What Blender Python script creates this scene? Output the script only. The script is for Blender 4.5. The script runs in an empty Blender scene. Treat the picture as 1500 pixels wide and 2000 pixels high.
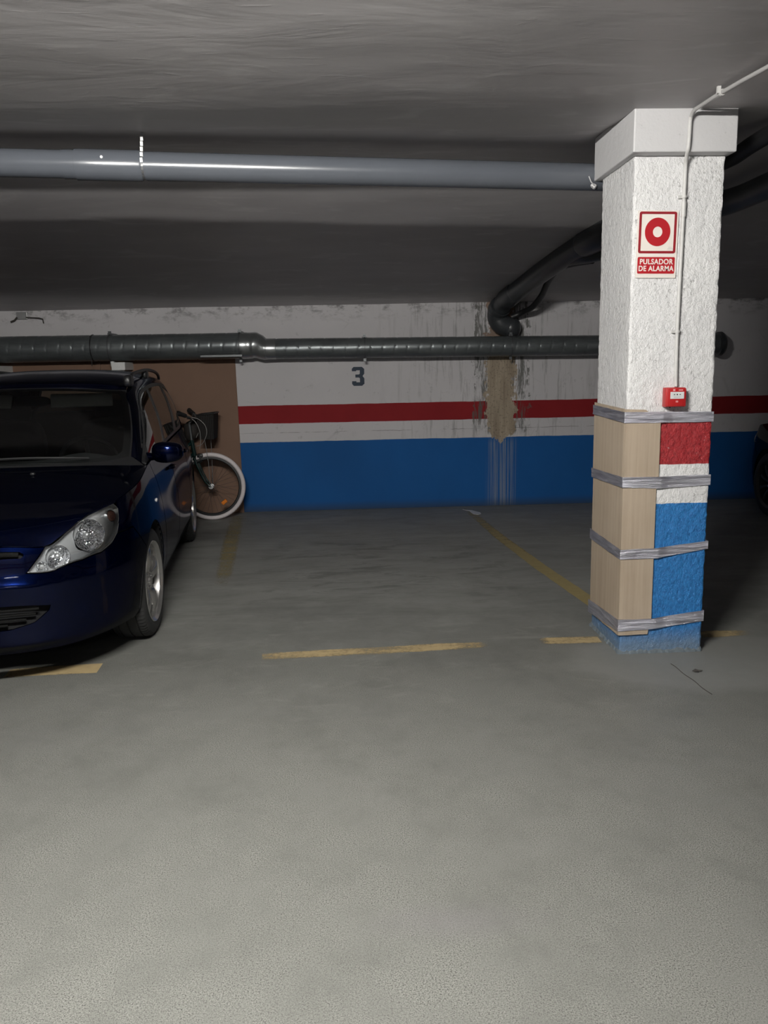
import bpy, bmesh, math, random
from bisect import bisect_left
import numpy as np
from mathutils import Vector, Matrix, Euler, noise
from mathutils.geometry import delaunay_2d_cdt

random.seed(7)
sc = bpy.context.scene
COL = sc.collection

# ------------------------------------------------------------------ camera
YAW, PITCH, ROLL, EYE = .0492, .1717, -.0185, 1.5
cy, sy, cp, sp = math.cos(YAW), math.sin(YAW), math.cos(PITCH), math.sin(PITCH)
fw = Vector((sy * cp, cy * cp, -sp)); rt = Vector((cy, -sy, 0)); up = rt.cross(fw)
r2 = rt * math.cos(ROLL) + up * math.sin(ROLL); u2 = up * math.cos(ROLL) - rt * math.sin(ROLL)
cam = bpy.data.objects.new('camera', bpy.data.cameras.new('camera')); COL.objects.link(cam)
cam.matrix_world = Matrix(((r2.x, u2.x, -fw.x, 0), (r2.y, u2.y, -fw.y, 0), (r2.z, u2.z, -fw.z, EYE), (0, 0, 0, 1)))
cam.data.sensor_fit = 'VERTICAL'; cam.data.sensor_height = 36; cam.data.lens = 28.8
cam.data.clip_start = .05
sc.camera = cam
# ------------------------------------------------------------------ world, exposure
wd = bpy.data.worlds.new('world'); sc.world = wd; wd.use_nodes = True
wd.node_tree.nodes['Background'].inputs[0].default_value = (0, 0, 0, 1)
sc.view_settings.view_transform = 'Standard'; sc.view_settings.look = 'None'
sc.view_settings.gamma = 1; sc.view_settings.use_curve_mapping = False
sc.view_settings.exposure = 0.0
# aisle lamp, then an added fill lamp behind the viewer (the fixtures are built further down): x, y, z, turn, strength
TUBES = [(-.55, 1.30, 2.655, 0, 1800.0), (-.25, -3.4, 2.655, 0, 110.0)]
TUBE_COLOUR = (1.0, .985, .93)

# ------------------------------------------------------------------ materials
def mat(name, col=(.5, .5, .5), rough=.6, metal=0, coat=0, spec=.5, emit=None, estr=0):
    m = bpy.data.materials.new(name); m.use_nodes = True
    b = m.node_tree.nodes['Principled BSDF']
    b.inputs['Base Color'].default_value = (*col, 1); b.inputs['Roughness'].default_value = rough
    b.inputs['Metallic'].default_value = metal; b.inputs['Coat Weight'].default_value = coat
    b.inputs['Coat Roughness'].default_value = .04; b.inputs['Specular IOR Level'].default_value = spec
    if emit: b.inputs['Emission Color'].default_value = (*emit, 1); b.inputs['Emission Strength'].default_value = estr
    return m
class NT:
    """small helper for node graphs"""
    def __init__(s, m): s.m = m; s.t = m.node_tree; s.b = s.t.nodes['Principled BSDF']
    def n(s, typ, ins=None, **at):
        o = s.t.nodes.new(typ)
        for k, v in at.items(): setattr(o, k, v)
        for k, v in (ins or {}).items():
            i = o.inputs[k]
            if isinstance(v, bpy.types.NodeSocket): s.t.links.new(v, i)
            elif hasattr(i.default_value, '__len__') and not hasattr(v, '__len__'): i.default_value = (v,) * len(i.default_value)
            elif hasattr(i.default_value, '__len__') and len(i.default_value) == 4 and len(v) == 3: i.default_value = (*v, 1)
            else: i.default_value = v
        return o
    def coord(s, scale=(1, 1, 1), loc=(0, 0, 0)):
        g = s.n('ShaderNodeTexCoord'); return s.n('ShaderNodeMapping', {0: g.outputs['Object'], 'Scale': scale, 'Location': loc}).outputs[0]
    def xyz(s):
        g = s.n('ShaderNodeTexCoord'); q = s.n('ShaderNodeSeparateXYZ', {0: g.outputs['Object']}); return q.outputs
    def noise(s, vec, scale, detail=4, rough=.55, dist=0):
        return s.n('ShaderNodeTexNoise', {'Vector': vec, 'Scale': scale, 'Detail': detail, 'Roughness': rough, 'Distortion': dist}).outputs[0]
    def ramp(s, f, stops):
        r = s.n('ShaderNodeValToRGB', {0: f}); e = r.color_ramp.elements
        while len(e) < len(stops): e.new(.5)
        for i, (p, c) in enumerate(stops):
            e[i].position = p; e[i].color = (c, c, c, 1) if not hasattr(c, '__len__') else (*c, 1)
        return r.outputs[0]
    def mth(s, op, a, b=0, c=0, clamp=False):
        o = s.n('ShaderNodeMath', {0: a, 1: b, 2: c}, operation=op); o.use_clamp = clamp; return o.outputs[0]
    def band(s, v, lo, hi, soft):
        """1 between lo and hi"""
        a = s.n('ShaderNodeMapRange', {0: v, 1: lo - soft, 2: lo + soft, 3: 0., 4: 1.}).outputs[0]
        b = s.n('ShaderNodeMapRange', {0: v, 1: hi - soft, 2: hi + soft, 3: 1., 4: 0.}).outputs[0]
        return s.mth('MULTIPLY', a, b)
    def mix(s, f, a, b, typ='MIX'):
        o = s.n('ShaderNodeMix', data_type='RGBA', blend_type=typ)
        for i, v in ((0, f), (6, a), (7, b)):
            if isinstance(v, bpy.types.NodeSocket): s.t.links.new(v, o.inputs[i])
            elif hasattr(v, '__len__'): o.inputs[i].default_value = (*v, 1)
            else: o.inputs[i].default_value = v
        return o.outputs[2]
    def bump(s, h, strength=.5, dist=.01):
        o = s.n('ShaderNodeBump', {'Height': h, 'Strength': strength, 'Distance': dist}); s.t.links.new(o.outputs[0], s.b.inputs['Normal'])
    def base(s, c): s.t.links.new(c, s.b.inputs['Base Color'])
    def rgh(s, c): s.t.links.new(c, s.b.inputs['Roughness'])

def plain(name, col, rough=.6, metal=0, var=.12, scale=30, bump=0, **k):
    """procedural material with a light tonal variation"""
    m = mat(name, col, rough, metal, **k); g = NT(m); c = g.coord()
    f = g.noise(c, scale, 5)
    g.base(g.mix(f, tuple(x * (1 - var) for x in col), tuple(min(1, x * (1 + var)) for x in col)))
    if bump: g.bump(g.noise(c, scale * 3, 4), bump, .002)
    return m
M = {}
WHITE = (.56, .54, .555); RED = (.25, .016, .020); BLUE = (.011, .100, .32)

def wall_material():
    m = mat('painted_wall', rough=.7, spec=.15); g = NT(m); c = g.coord(); x, y, z = g.xyz()
    wob = g.mth('MULTIPLY', g.mth('SUBTRACT', g.noise(c, 5, 3), .5), .012)
    zz = g.mth('ADD', z, wob)
    big = g.noise(c, 1.3, 5); fine = g.noise(c, 45, 5, .65)
    sx = g.coord((14, 1, 1.2)); streak = g.noise(sx, 1.6, 7, .7)
    white = g.mix(g.ramp(big, [(.3, 0), (.75, 1)]), WHITE, (.50, .485, .50))
    white = g.mix(g.mth('MULTIPLY', g.ramp(g.noise(c, 11, 6, .75), [(.60, 0), (.72, 1)]), .45), white, (.22, .21, .215))
    crk = g.n('ShaderNodeTexVoronoi', {'Vector': g.coord((.45, 1, 1.3)), 'Scale': 2.2, 'Randomness': 1.}, feature='DISTANCE_TO_EDGE').outputs[0]
    crm = g.mth('MULTIPLY', g.ramp(crk, [(0, 1), (.012, 0)]), g.ramp(g.noise(c, 2.7, 3), [(.52, 0), (.6, 1)]))
    white = g.mix(g.mth('MULTIPLY', crm, .12), white, (.12, .115, .11))
    # long drying crack between the red and the blue band, dark flecks beside it
    zc = g.mth('ADD', z, g.mth('MULTIPLY', g.mth('SUBTRACT', g.noise(c, 7, 4), .5), .03))
    line = g.mth('MULTIPLY', g.band(zc, .853, .857, .002), g.mth('MULTIPLY', g.band(x, -1.0, 3.0, .3), g.ramp(g.noise(g.coord((3, 1, 1)), 1.2, 3), [(.42, 0), (.52, 1)])))
    white = g.mix(line, white, (.13, .12, .115))
    # grime along the top of the wall
    top = g.mth('MULTIPLY', g.band(z, 2.10, 2.4, .09), g.ramp(g.noise(g.coord((5, 1, 9)), 1.5, 6, .7), [(.5, 0), (.63, 1)]))
    white = g.mix(g.mth('MULTIPLY', top, .75), white, (.09, .085, .08))
    # streaky dirt left of the leak
    dm = g.mth('MULTIPLY', g.band(x, .75, 2.7, .5), g.ramp(streak, [(.52, 0), (.64, 1)]))
    white = g.mix(g.mth('MULTIPLY', dm, .5), white, (.17, .165, .16))
    red = g.mix(g.ramp(big, [(.3, 0), (.7, 1)]), RED, (.20, .012, .016))
    blue = g.mix(g.ramp(g.noise(g.coord((1, 1, .6)), 1.1, 4), [(.3, 0), (.7, 1)]), BLUE, (.009, .078, .25))
    blue = g.mix(g.mth('MULTIPLY', g.ramp(fine, [(.70, 0), (.78, 1)]), .15), blue, (.12, .2, .35))
    rm = g.band(zz, .955, 1.148, .002); bm_ = g.band(zz, -1, .757, .002)
    # the leak: brown bare render with ragged edges, mouldy rims, mineral streaks on the blue
    zfade = g.mth('MULTIPLY', g.mth('SUBTRACT', z, 1.0), .05)
    rag = g.mth('MULTIPLY', g.mth('SUBTRACT', g.noise(c, 9, 6, .7), .5), .30)
    rag2 = g.mth('MULTIPLY', g.mth('SUBTRACT', g.noise(g.coord((30, 1, 1.5)), 1.4, 5, .7), .5), .16)
    xx = g.mth('ADD', g.mth('ADD', x, rag), rag2)
    halfw = g.n('ShaderNodeMapRange', {0: z, 1: .66, 2: .83, 3: -.02, 4: .15}).outputs[0]
    dd = g.mth('ABSOLUTE', g.mth('SUBTRACT', xx, 1.725))
    leak = g.mth('GREATER_THAN', g.mth('SUBTRACT', halfw, dd), 0)
    rim = g.mth('MULTIPLY', g.mth('GREATER_THAN', g.mth('SUBTRACT', g.mth('ADD', halfw, .14), dd), 0), g.ramp(g.noise(g.coord((26, 1, 3)), 1.3, 6, .75), [(.47, 0), (.55, 1)]))
    rim = g.mth('MULTIPLY', rim, g.band(z, .80, 2.3, .02))
    brown = g.mix(g.ramp(streak, [(.35, 0), (.65, 1)]), (.40, .33, .25), (.25, .20, .15))
    brown = g.mix(g.mth('MULTIPLY', g.ramp(fine, [(.55, 0), (.62, 1)]), .5), brown, (.07, .06, .05))
    brown = g.mix(g.mth('MULTIPLY', g.band(z, 1.75, 2.4, .05), .6), brown, (.20, .125, .105))
    col = g.mix(bm_, g.mix(rm, white, red), blue)
    col = g.mix(g.mth('MULTIPLY', rim, .85), col, (.10, .10, .09))
    col = g.mix(leak, col, brown)
    sn = g.noise(g.coord((60, 1, .35)), 1.0, 6, .75)
    sm = g.mth('MULTIPLY', g.ramp(sn, [(.46, 0), (.56, 1)]), g.mth('MULTIPLY', g.band(x, 1.60, 1.87, .05), g.band(z, -.1, .73, .04)))
    col = g.mix(g.mth('MULTIPLY', sm, .75), col, (.25, .27, .30))
    # darker, greyer towards the foot
    foot = g.mth('MULTIPLY', g.band(z, -.2, .05, .05), .75)
    col = g.mix(foot, col, (.035, .045, .06))
    g.base(col)
    hb = g.mth('ADD', g.mth('MULTIPLY', fine, .35), g.mth('ADD', g.mth('MULTIPLY', g.noise(c, 8, 4), .8), g.mth('MULTIPLY', leak, -.6)))
    g.bump(hb, .35, .004); return m

def pillar_material():
    m = mat('roughcast_paint', rough=.5); g = NT(m); c = g.coord(); x, y, z = g.xyz()
    wob = g.mth('MULTIPLY', g.mth('SUBTRACT', g.noise(c, 14, 3), .5), .010); zz = g.mth('ADD', z, wob)
    white = g.mix(g.ramp(g.noise(c, 2.2, 4), [(.3, 0), (.7, 1)]), (.80, .79, .79), (.70, .69, .70))
    pit = g.noise(g.coord((1, 1, .8)), 62, 6, .75)
    gate = g.ramp(g.noise(c, 7, 4), [(.42, .12), (.60, 1)])
    white = g.mix(g.mth('MULTIPLY', g.mth('MULTIPLY', g.ramp(pit, [(.565, 0), (.62, 1)]), gate), .75), white, (.22, .21, .21))
    red = g.mix(g.ramp(pit, [(.40, 0), (.6, 1)]), (.42, .026, .032), (.25, .014, .02))
    chip = g.mth('MULTIPLY', g.ramp(g.noise(c, 38, 5, .7), [(.66, 0), (.70, 1)]), .7)
    red = g.mix(chip, red, (.6, .45, .45))
    blue = g.mix(g.ramp(pit, [(.45, 0), (.62, 1)]), (.026, .20, .52), (.016, .12, .36))
    col = g.mix(g.band(zz, -1, .799, .0015), g.mix(g.band(zz, 1.0, 1.213, .0015), white, red), blue)
    foot = g.mth('MULTIPLY', g.band(g.mth('ADD', z, g.mth('MULTIPLY', g.noise(c, 9, 4), .06)), -.3, .120, .05), .8)
    col = g.mix(foot, col, (.17, .22, .27))
    g.base(col); g.rgh(g.ramp(pit, [(.4, .38), (.6, .62)]))
    h = g.mth('ADD', g.noise(g.coord((1, 1, .75)), 58, 5, .65), g.mth('MULTIPLY', g.noise(c, 140, 3), .35))
    g.bump(h, 1.0, .0090); return m

def floor_material():
    m = mat('garage_concrete', rough=.55, spec=.35); g = NT(m); c = g.coord(); x, y, z = g.xyz()
    big = g.noise(c, .55, 5, .6); mid = g.noise(g.coord((1, .8, 1)), 2.6, 6, .65)
    base = g.mix(g.ramp(big, [(.3, 0), (.7, 1)]), (.118, .120, .110), (.160, .160, .149))
    base = g.mix(g.ramp(mid, [(.38, 0), (.62, 1)]), base, g.mix(.85, base, (.088, .089, .081)))
    # exposed grain: pale matrix, dark pores
    rot = g.n('ShaderNodeMapping', {0: c, 'Rotation': (0, 0, .6), 'Scale': (1, .93, 1)}).outputs[0]; grain = g.mth('ADD', g.mth('MULTIPLY', g.noise(c, 215, 3, .7), .55), g.mth('MULTIPLY', g.noise(rot, 330, 2, .6), .45)); pore = g.n('ShaderNodeTexVoronoi', {'Vector': c, 'Scale': 70., 'Randomness': 1.}, feature='F1').outputs[0]
    wgr = g.mth('MULTIPLY', g.ramp(g.noise(c, 1.6, 4), [(.32, .5), (.55, 1)]), g.ramp(g.noise(rot, 5.5, 5, .65), [(.36, .45), (.58, 1)]))
    far = g.n('ShaderNodeMapRange', {0: g.mth('ADD', y, g.mth('MULTIPLY', big, 1.2)), 1: 4.4, 2: 5.3, 3: 1., 4: .15}).outputs[0]
    amt = g.mth('MULTIPLY', wgr, far)
    gm = g.ramp(grain, [(.38, 0), (.47, .55), (.60, 1)])
    spk = g.mix(gm, (.018, .018, .016), (.215, .216, .198))
    col = g.mix(g.mth('MULTIPLY', amt, 1.0), base, spk)
    dots = g.mth('MULTIPLY', g.mth('MULTIPLY', g.ramp(pore, [(.10, 1), (.22, 0)]), g.ramp(g.noise(c, 23, 2), [(.47, 0), (.56, 1)])), amt)
    col = g.mix(g.mth('MULTIPLY', dots, .6), col, (.06, .06, .055))
    # troweled, dirtier bay behind the line, painted paler in place of missing fill light
    bay = g.n('ShaderNodeMapRange', {0: g.mth('ADD', y, g.mth('MULTIPLY', g.noise(c, 1.1, 5), 1.3)), 1: 4.7, 2: 6.2, 3: 0., 4: 1.}).outputs[0]
    sw = g.noise(g.coord((.55, 1.6, 1)), 2.4, 6, .7, 1.2)
    bcol = g.mix(g.ramp(sw, [(.30, 0), (.70, 1)]), (.165, .165, .156), (.27, .27, .256))
    col = g.mix(g.mth('MULTIPLY', bay, .85), col, bcol)
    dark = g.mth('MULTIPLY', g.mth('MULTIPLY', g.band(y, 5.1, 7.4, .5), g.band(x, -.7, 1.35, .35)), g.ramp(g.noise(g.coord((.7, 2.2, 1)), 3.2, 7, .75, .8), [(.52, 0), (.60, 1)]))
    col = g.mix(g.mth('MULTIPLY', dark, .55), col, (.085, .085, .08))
    # pale scuffs and lime bloom around the front line and the pillar
    pale = g.mth('MULTIPLY', g.mth('MULTIPLY', g.band(y, 3.5, 5.2, .35), g.ramp(g.noise(g.coord((.8, 2, 1)), 3.0, 7, .75, .6), [(.55, 0), (.72, 1)])), .35)
    col = g.mix(pale, col, (.30, .30, .28))
    px = g.mth('SUBTRACT', x, 1.85); py = g.mth('MULTIPLY', g.mth('SUBTRACT', y, 3.95), 1.7)
    dist = g.mth('SQRT', g.mth('ADD', g.mth('MULTIPLY', px, px), g.mth('MULTIPLY', py, py)))
    skim = g.n('ShaderNodeMapRange', {0: g.mth('ADD', dist, g.mth('MULTIPLY', g.noise(c, 2.5, 4), .35)), 1: .80, 2: .98, 3: 1., 4: 0.}).outputs[0]
    col = g.mix(g.mth('MULTIPLY', skim, .8), col, (.185, .185, .176))
    # soft rusty-violet stain close to the viewer
    sx = g.mth('SUBTRACT', x, .28); sy_ = g.mth('SUBTRACT', y, 2.02)
    sd = g.mth('SQRT', g.mth('ADD', g.mth('MULTIPLY', sx, sx), g.mth('MULTIPLY', g.mth('MULTIPLY', sy_, sy_), 9)))
    st = g.n('ShaderNodeMapRange', {0: g.mth('ADD', sd, g.mth('MULTIPLY', g.noise(c, 6, 4), .25)), 1: .15, 2: .42, 3: .35, 4: 0.}).outputs[0]
    col = g.mix(st, col, (.145, .135, .142))
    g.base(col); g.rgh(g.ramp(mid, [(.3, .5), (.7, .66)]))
    h = g.mth('MULTIPLY', grain, amt); g.bump(h, .25, .002); return m

def ceiling_material():
    m = mat('grey_plaster_ceiling', rough=.5, spec=.4); g = NT(m); c = g.coord((.6, 1.6, 1))
    a = g.noise(c, 1.3, 5, .6)
    g.base(g.mix(g.ramp(a, [(.3, 0), (.7, 1)]), (.42, .402, .410), (.52, .498, .506)))
    h = g.mth('ADD', g.mth('MULTIPLY', g.noise(c, 2.3, 5, .55, .6), 1), g.mth('MULTIPLY', g.ramp(g.noise(g.coord((1, 3.2, 1)), 4.5, 5, .6, .8), [(.60, 0), (.70, 1)]), .10))
    sm = g.noise(g.coord((.7, 2.2, 1), (3, 1, 0)), 2.6, 6, .6, 1.0)
    g.t.links.new(g.mix(g.ramp(sm, [(.56, 0), (.66, .35)]), g.mix(g.ramp(a, [(.3, 0), (.7, 1)]), (.40, .382, .390), (.50, .478, .486)), (.66, .64, .645)), g.b.inputs['Base Color'])
    g.bump(h, .16, .022); return m

def paint_line_material(name, col, wear=(.45, .6)):
    m = mat(name, col, .6); g = NT(m); c = g.coord()
    f = g.mth('ADD', g.mth('MULTIPLY', g.noise(g.coord((1.2, 4, 1)), 3.0, 6, .75), .6), g.mth('MULTIPLY', g.noise(c, 45, 4, .7), .4))
    g.base(g.mix(g.noise(c, 16, 5), tuple(v * .75 for v in col), tuple(v * 1.15 for v in col)))
    at = g.n('ShaderNodeAttribute', attribute_name='fade').outputs['Fac']
    al = g.ramp(g.mth('ADD', g.mth('SUBTRACT', f, .5), at), [(wear[0], 0), (wear[1], .9)])
    t = g.n('ShaderNodeBsdfTransparent'); mx = g.n('ShaderNodeMixShader', {0: al, 1: t.outputs[0], 2: g.b.outputs[0]})
    g.t.links.new(mx.outputs[0], g.t.nodes['Material Output'].inputs[0]); return m

def glass_material(name, tint=(.8, .85, .85), rough=.01):
    """thin pane: clear body plus Fresnel mirror"""
    m = mat(name); g = NT(m)
    t = g.n('ShaderNodeBsdfTransparent', {0: tint}); gl = g.n('ShaderNodeBsdfGlossy', {0: (1, 1, 1), 'Roughness': rough})
    f = g.n('ShaderNodeFresnel', {'IOR': 1.52}); mx = g.n('ShaderNodeMixShader', {0: f.outputs[0], 1: t.outputs[0], 2: gl.outputs[0]})
    g.t.links.new(mx.outputs[0], g.t.nodes['Material Output'].inputs[0]); return m

def tape_material():
    m = mat('silver_duct_tape', (.33, .33, .36), .40, .93); g = NT(m)
    w = g.noise(g.coord((2.2, 2.2, 26)), 2.2, 6, .6, .8); g.base(g.mix(g.ramp(w, [(.35, 0), (.65, 1)]), (.60, .59, .68), (.90, .89, .98)))
    g.rgh(g.ramp(g.noise(g.coord((4, 4, 30)), 1.5, 3), [(.4, .30), (.6, .5)])); g.bump(w, 1.0, .012); return m
def cardboard_material():
    m = mat('brown_cardboard', (.42, .31, .21), .75); g = NT(m)
    w = g.noise(g.coord((9, 9, .25)), 4, 6, .7); s = g.noise(g.coord(), 2.0, 4)
    c = g.mix(g.ramp(w, [(.35, 0), (.65, 1)]), (.42, .335, .250), (.33, .258, .190))
    g.base(g.mix(g.ramp(s, [(.4, 0), (.75, .6)]), c, (.47, .39, .31)))
    g.bump(g.n('ShaderNodeTexWave', {'Vector': g.coord(), 'Scale': 38., 'Distortion': .3}, wave_type='BANDS', bands_direction='DIAGONAL').outputs[1], .06, .001); return m
def paint_material(name, col):
    m = mat(name, col, .2, .92, coat=.42, spec=.2); g = NT(m); g.b.inputs['Specular Tint'].default_value = (.04, .07, .22, 1)
    v = g.n('ShaderNodeTexVoronoi', {'Vector': g.coord(), 'Scale': 1800.}).outputs['Color']
    g.base(g.mix(.25, col, g.mix(v, tuple(x * .6 for x in col), tuple(x * 1.6 for x in col)))); return m
def duct_material():
    m = mat('grey_wall_duct', (.075, .082, .086), .30, .5); g = NT(m)
    s = g.noise(g.coord((.7, 3, 3)), 3, 6, .7)
    g.base(g.mix(g.ramp(s, [(.35, 0), (.7, 1)]), (.10, .11, .115), (.17, .185, .19)))
    g.rgh(g.ramp(s, [(.3, .26), (.7, .44)])); return m

M.update(wall=wall_material(), pillar=pillar_material(), floor=floor_material(), ceiling=ceiling_material(),
    glass=glass_material('tinted_car_glass', (.42, .46, .45)), lens=glass_material('clear_lens', (.93, .95, .96)), screen=glass_material('windscreen_glass', (.74, .78, .77)),
    tape=tape_material(), card=cardboard_material(), paint=paint_material('dark_blue_metallic_paint', (.0004, .0032, .028)),
    black_paint=paint_material('black_car_paint', (.012, .012, .013)), duct=duct_material(),
    pvc=plain('grey_pvc', (.085, .092, .108), .25, 0, .08, 5), dark_pvc=plain('dark_grey_pvc', (.035, .038, .042), .34, 0, .2, 9),
    black=plain('black_plastic', (.012, .012, .013), .45), rubber=plain('tyre_rubber', (.022, .022, .022), .75, 0, .15, 60),
    alloy=plain('silver_alloy', (.52, .51, .50), .24, .85, .06, 20), chrome=plain('chrome', (.86, .87, .88), .08, 1, .03),
    steel=plain('dull_steel', (.42, .42, .42), .42, .8), galv=plain('bright_galvanised_steel', (.50, .52, .53), .30, .8, .25, 25),
    dark=plain('black_void', (.004, .004, .005), .9), visor=plain('grey_visor_cloth', (.62, .62, .58), .9, 0, .05),
    seat=plain('charcoal_seat_cloth', (.02, .02, .022), .95), amber=plain('amber_plastic', (.70, .20, .02), .25),
    smoke=plain('smoked_amber_bulb', (.30, .13, .09), .2), conduit_grey=plain('grey_painted_conduit', (.36, .35, .35), .45), conduit=plain('painted_conduit', (.56, .55, .54), .45, 0, .15, 40),
    white=plain('white_plastic', (.66, .66, .66), .5), whiterub=plain('whitewall_rubber', (.62, .57, .58), .6, 0, .1, 50),
    red=plain('red_enamel', (.44, .018, .020), .35, 0, .05), signred=plain('sign_red', (.42, .012, .020), .45, 0, .06, 15),
    signdark=plain('sign_border_red', (.27, .014, .022), .45, 0, .06), signwhite=plain('sign_white', (.78, .72, .67), .45, 0, .03),
    ink=plain('black_ink', (.02, .02, .02), .6), navy=plain('navy_stencil_paint', (.012, .026, .050), .65, 0, .3, 25),
    board=plain('brown_hardboard', (.175, .100, .066), .72, 0, .14, 3), mortar=plain('grey_mortar', (.12, .145, .165), .9, 0, .3, 40, .8),
    green=plain('dark_green_enamel', (.006, .024, .022), .25, .2), wicker=plain('black_basket', (.02, .016, .014), .8),
    cable=plain('grey_cable', (.28, .27, .26), .4), fixture=plain('white_enamel', (.7, .7, .7), .4), leaf=plain('dry_leaf', (.05, .045, .04), .9),
    silver=plain('satin_silver_lacquer', (.72, .72, .73), .26, .7), clampm=plain('grey_clamp', (.10, .105, .11), .4, .5), reducer=plain('dull_zinc', (.26, .27, .275), .27, .75, .3, 14), darkrim=plain('shaded_alloy', (.06, .06, .06), .4, .6), matte=plain('matt_black', (.006, .006, .006), .9, 0, spec=.1), pinkmark=plain('faded_print', (.72, .35, .36), .5), greyprint=plain('grey_print', (.45, .45, .45), .6),
    splash=plain('spilt_white_paint', (.55, .55, .57), .5), capital=None)
def capital_material():
    m = mat('white_capital_paint', rough=.6); g = NT(m); c = g.coord()
    col = g.mix(g.noise(c, 3, 4), (.52, .51, .52), (.60, .59, .60))
    col = g.mix(g.mth('MULTIPLY', g.ramp(g.noise(c, 26, 6, .75), [(.63, 0), (.70, 1)]), .5), col, (.32, .31, .32))
    g.base(col); g.bump(g.mth('ADD', g.noise(c, 22, 5), g.mth('MULTIPLY', g.noise(c, 90, 3), .4)), .5, .004); return m
M['capital'] = capital_material()

# ------------------------------------------------------------------ mesh helpers
def cr(xs, ys, x):
    """smooth (Catmull-Rom) interpolation of a table"""
    n = len(xs); x = min(max(x, xs[0]), xs[-1]); i = min(max(bisect_left(xs, x) - 1, 0), n - 2)
    h = xs[i + 1] - xs[i]; t = (x - xs[i]) / h
    m0 = (ys[1] - ys[0]) / (xs[1] - xs[0]) if i == 0 else (ys[i + 1] - ys[i - 1]) / (xs[i + 1] - xs[i - 1])
    m1 = (ys[-1] - ys[-2]) / (xs[-1] - xs[-2]) if i == n - 2 else (ys[i + 2] - ys[i]) / (xs[i + 2] - xs[i])
    t2 = t * t; t3 = t2 * t
    return (2*t3 - 3*t2 + 1) * ys[i] + (t3 - 2*t2 + t) * h * m0 + (3*t2 - 2*t3) * ys[i + 1] + (t3 - t2) * h * m1
def link(name, me, m=None, parent=None, loc=None):
    o = bpy.data.objects.new(name, me); COL.objects.link(o)
    if m is not None and me is not None and not me.materials: me.materials.append(m)
    if parent: o.parent = parent
    if loc: o.location = loc
    return o
def tag(o, label, cat, group=None):
    o['label'] = label; o['category'] = cat
    if group: o['group'] = group
    return o
def empty(name, loc=(0, 0, 0), rz=0):
    o = bpy.data.objects.new(name, None); COL.objects.link(o); o.location = loc; o.rotation_euler = (0, 0, rz); o.empty_display_size = .1; return o
def build(name, bm, m, parent=None, smooth=False, loc=None, recalc=True):
    if recalc: bmesh.ops.recalc_face_normals(bm, faces=bm.faces)
    me = bpy.data.meshes.new(name); bm.to_mesh(me); bm.free()
    if smooth: smooth_by_angle(me)
    return link(name, me, m, parent, loc)
def smooth_by_angle(me, ang=35):
    me.polygons.foreach_set('use_smooth', [True] * len(me.polygons))
    b = bmesh.new(); b.from_mesh(me); lim = math.radians(ang)
    sh = [e.index for e in b.edges if len(e.link_faces) == 2 and e.calc_face_angle(0) > lim]; b.free()
    a = me.attributes.get('sharp_edge') or me.attributes.new('sharp_edge', 'BOOLEAN', 'EDGE')
    for i in sh: a.data[i].value = True
def box(bm, x0, x1, y0, y1, z0, z1, bev=0, seg=2):
    t = bmesh.new(); bmesh.ops.create_cube(t, size=1)
    for v in t.verts: v.co = Vector(((x0 + x1) / 2 + v.co.x * (x1 - x0), (y0 + y1) / 2 + v.co.y * (y1 - y0), (z0 + z1) / 2 + v.co.z * (z1 - z0)))
    if bev: bmesh.ops.bevel(t, geom=t.edges[:], offset=bev, segments=seg, affect='EDGES', profile=.5)
    me = bpy.data.meshes.new('t'); t.to_mesh(me); t.free(); bm.from_mesh(me); bpy.data.meshes.remove(me); return bm
def BX(*a, **k): return box(bmesh.new(), *a, **k)
def spline(pts, n=8):
    """smooth curve through points"""
    P = [Vector(p) for p in pts]; out = []
    for i in range(len(P) - 1):
        a = P[max(i - 1, 0)]; b = P[i]; c = P[i + 1]; d = P[min(i + 2, len(P) - 1)]
        for k in range(n):
            t = k / n; out.append(.5 * (2 * b + (c - a) * t + (2 * a - 5 * b + 4 * c - d) * t * t + (3 * b - a - 3 * c + d) * t ** 3))
    return out + [P[-1]]
def tube(bm, pts, r, seg=12, cap=True, closed=False):
    """tube along points, r a number or a list"""
    P = [Vector(p) for p in pts]; n = len(P); rr = r if hasattr(r, '__len__') else [r] * n
    prev = None; rings = []
    for i, p in enumerate(P):
        t = (P[(i + 1) % n] - P[i - 1]) if closed else (P[min(i + 1, n - 1)] - P[max(i - 1, 0)])
        t.normalize()
        if prev is None:
            s = Vector((0, 0, 1)) if abs(t.z) < .9 else Vector((1, 0, 0)); nx = t.cross(s).normalized()
        else:
            nx = (prev - t * prev.dot(t)).normalized()
        prev = nx; ny = t.cross(nx)
        rings.append([bm.verts.new(p + (nx * math.cos(a) + ny * math.sin(a)) * rr[i]) for a in [2 * math.pi * k / seg for k in range(seg)]])
    m = n if closed else n - 1
    for i in range(m):
        A = rings[i]; B = rings[(i + 1) % n]
        for k in range(seg): bm.faces.new((A[k], A[(k + 1) % seg], B[(k + 1) % seg], B[k]))
    if cap and not closed:
        bm.faces.new(rings[0]); bm.faces.new(rings[-1])
    return bm
def TB(*a, **k): return tube(bmesh.new(), *a, **k)
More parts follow.
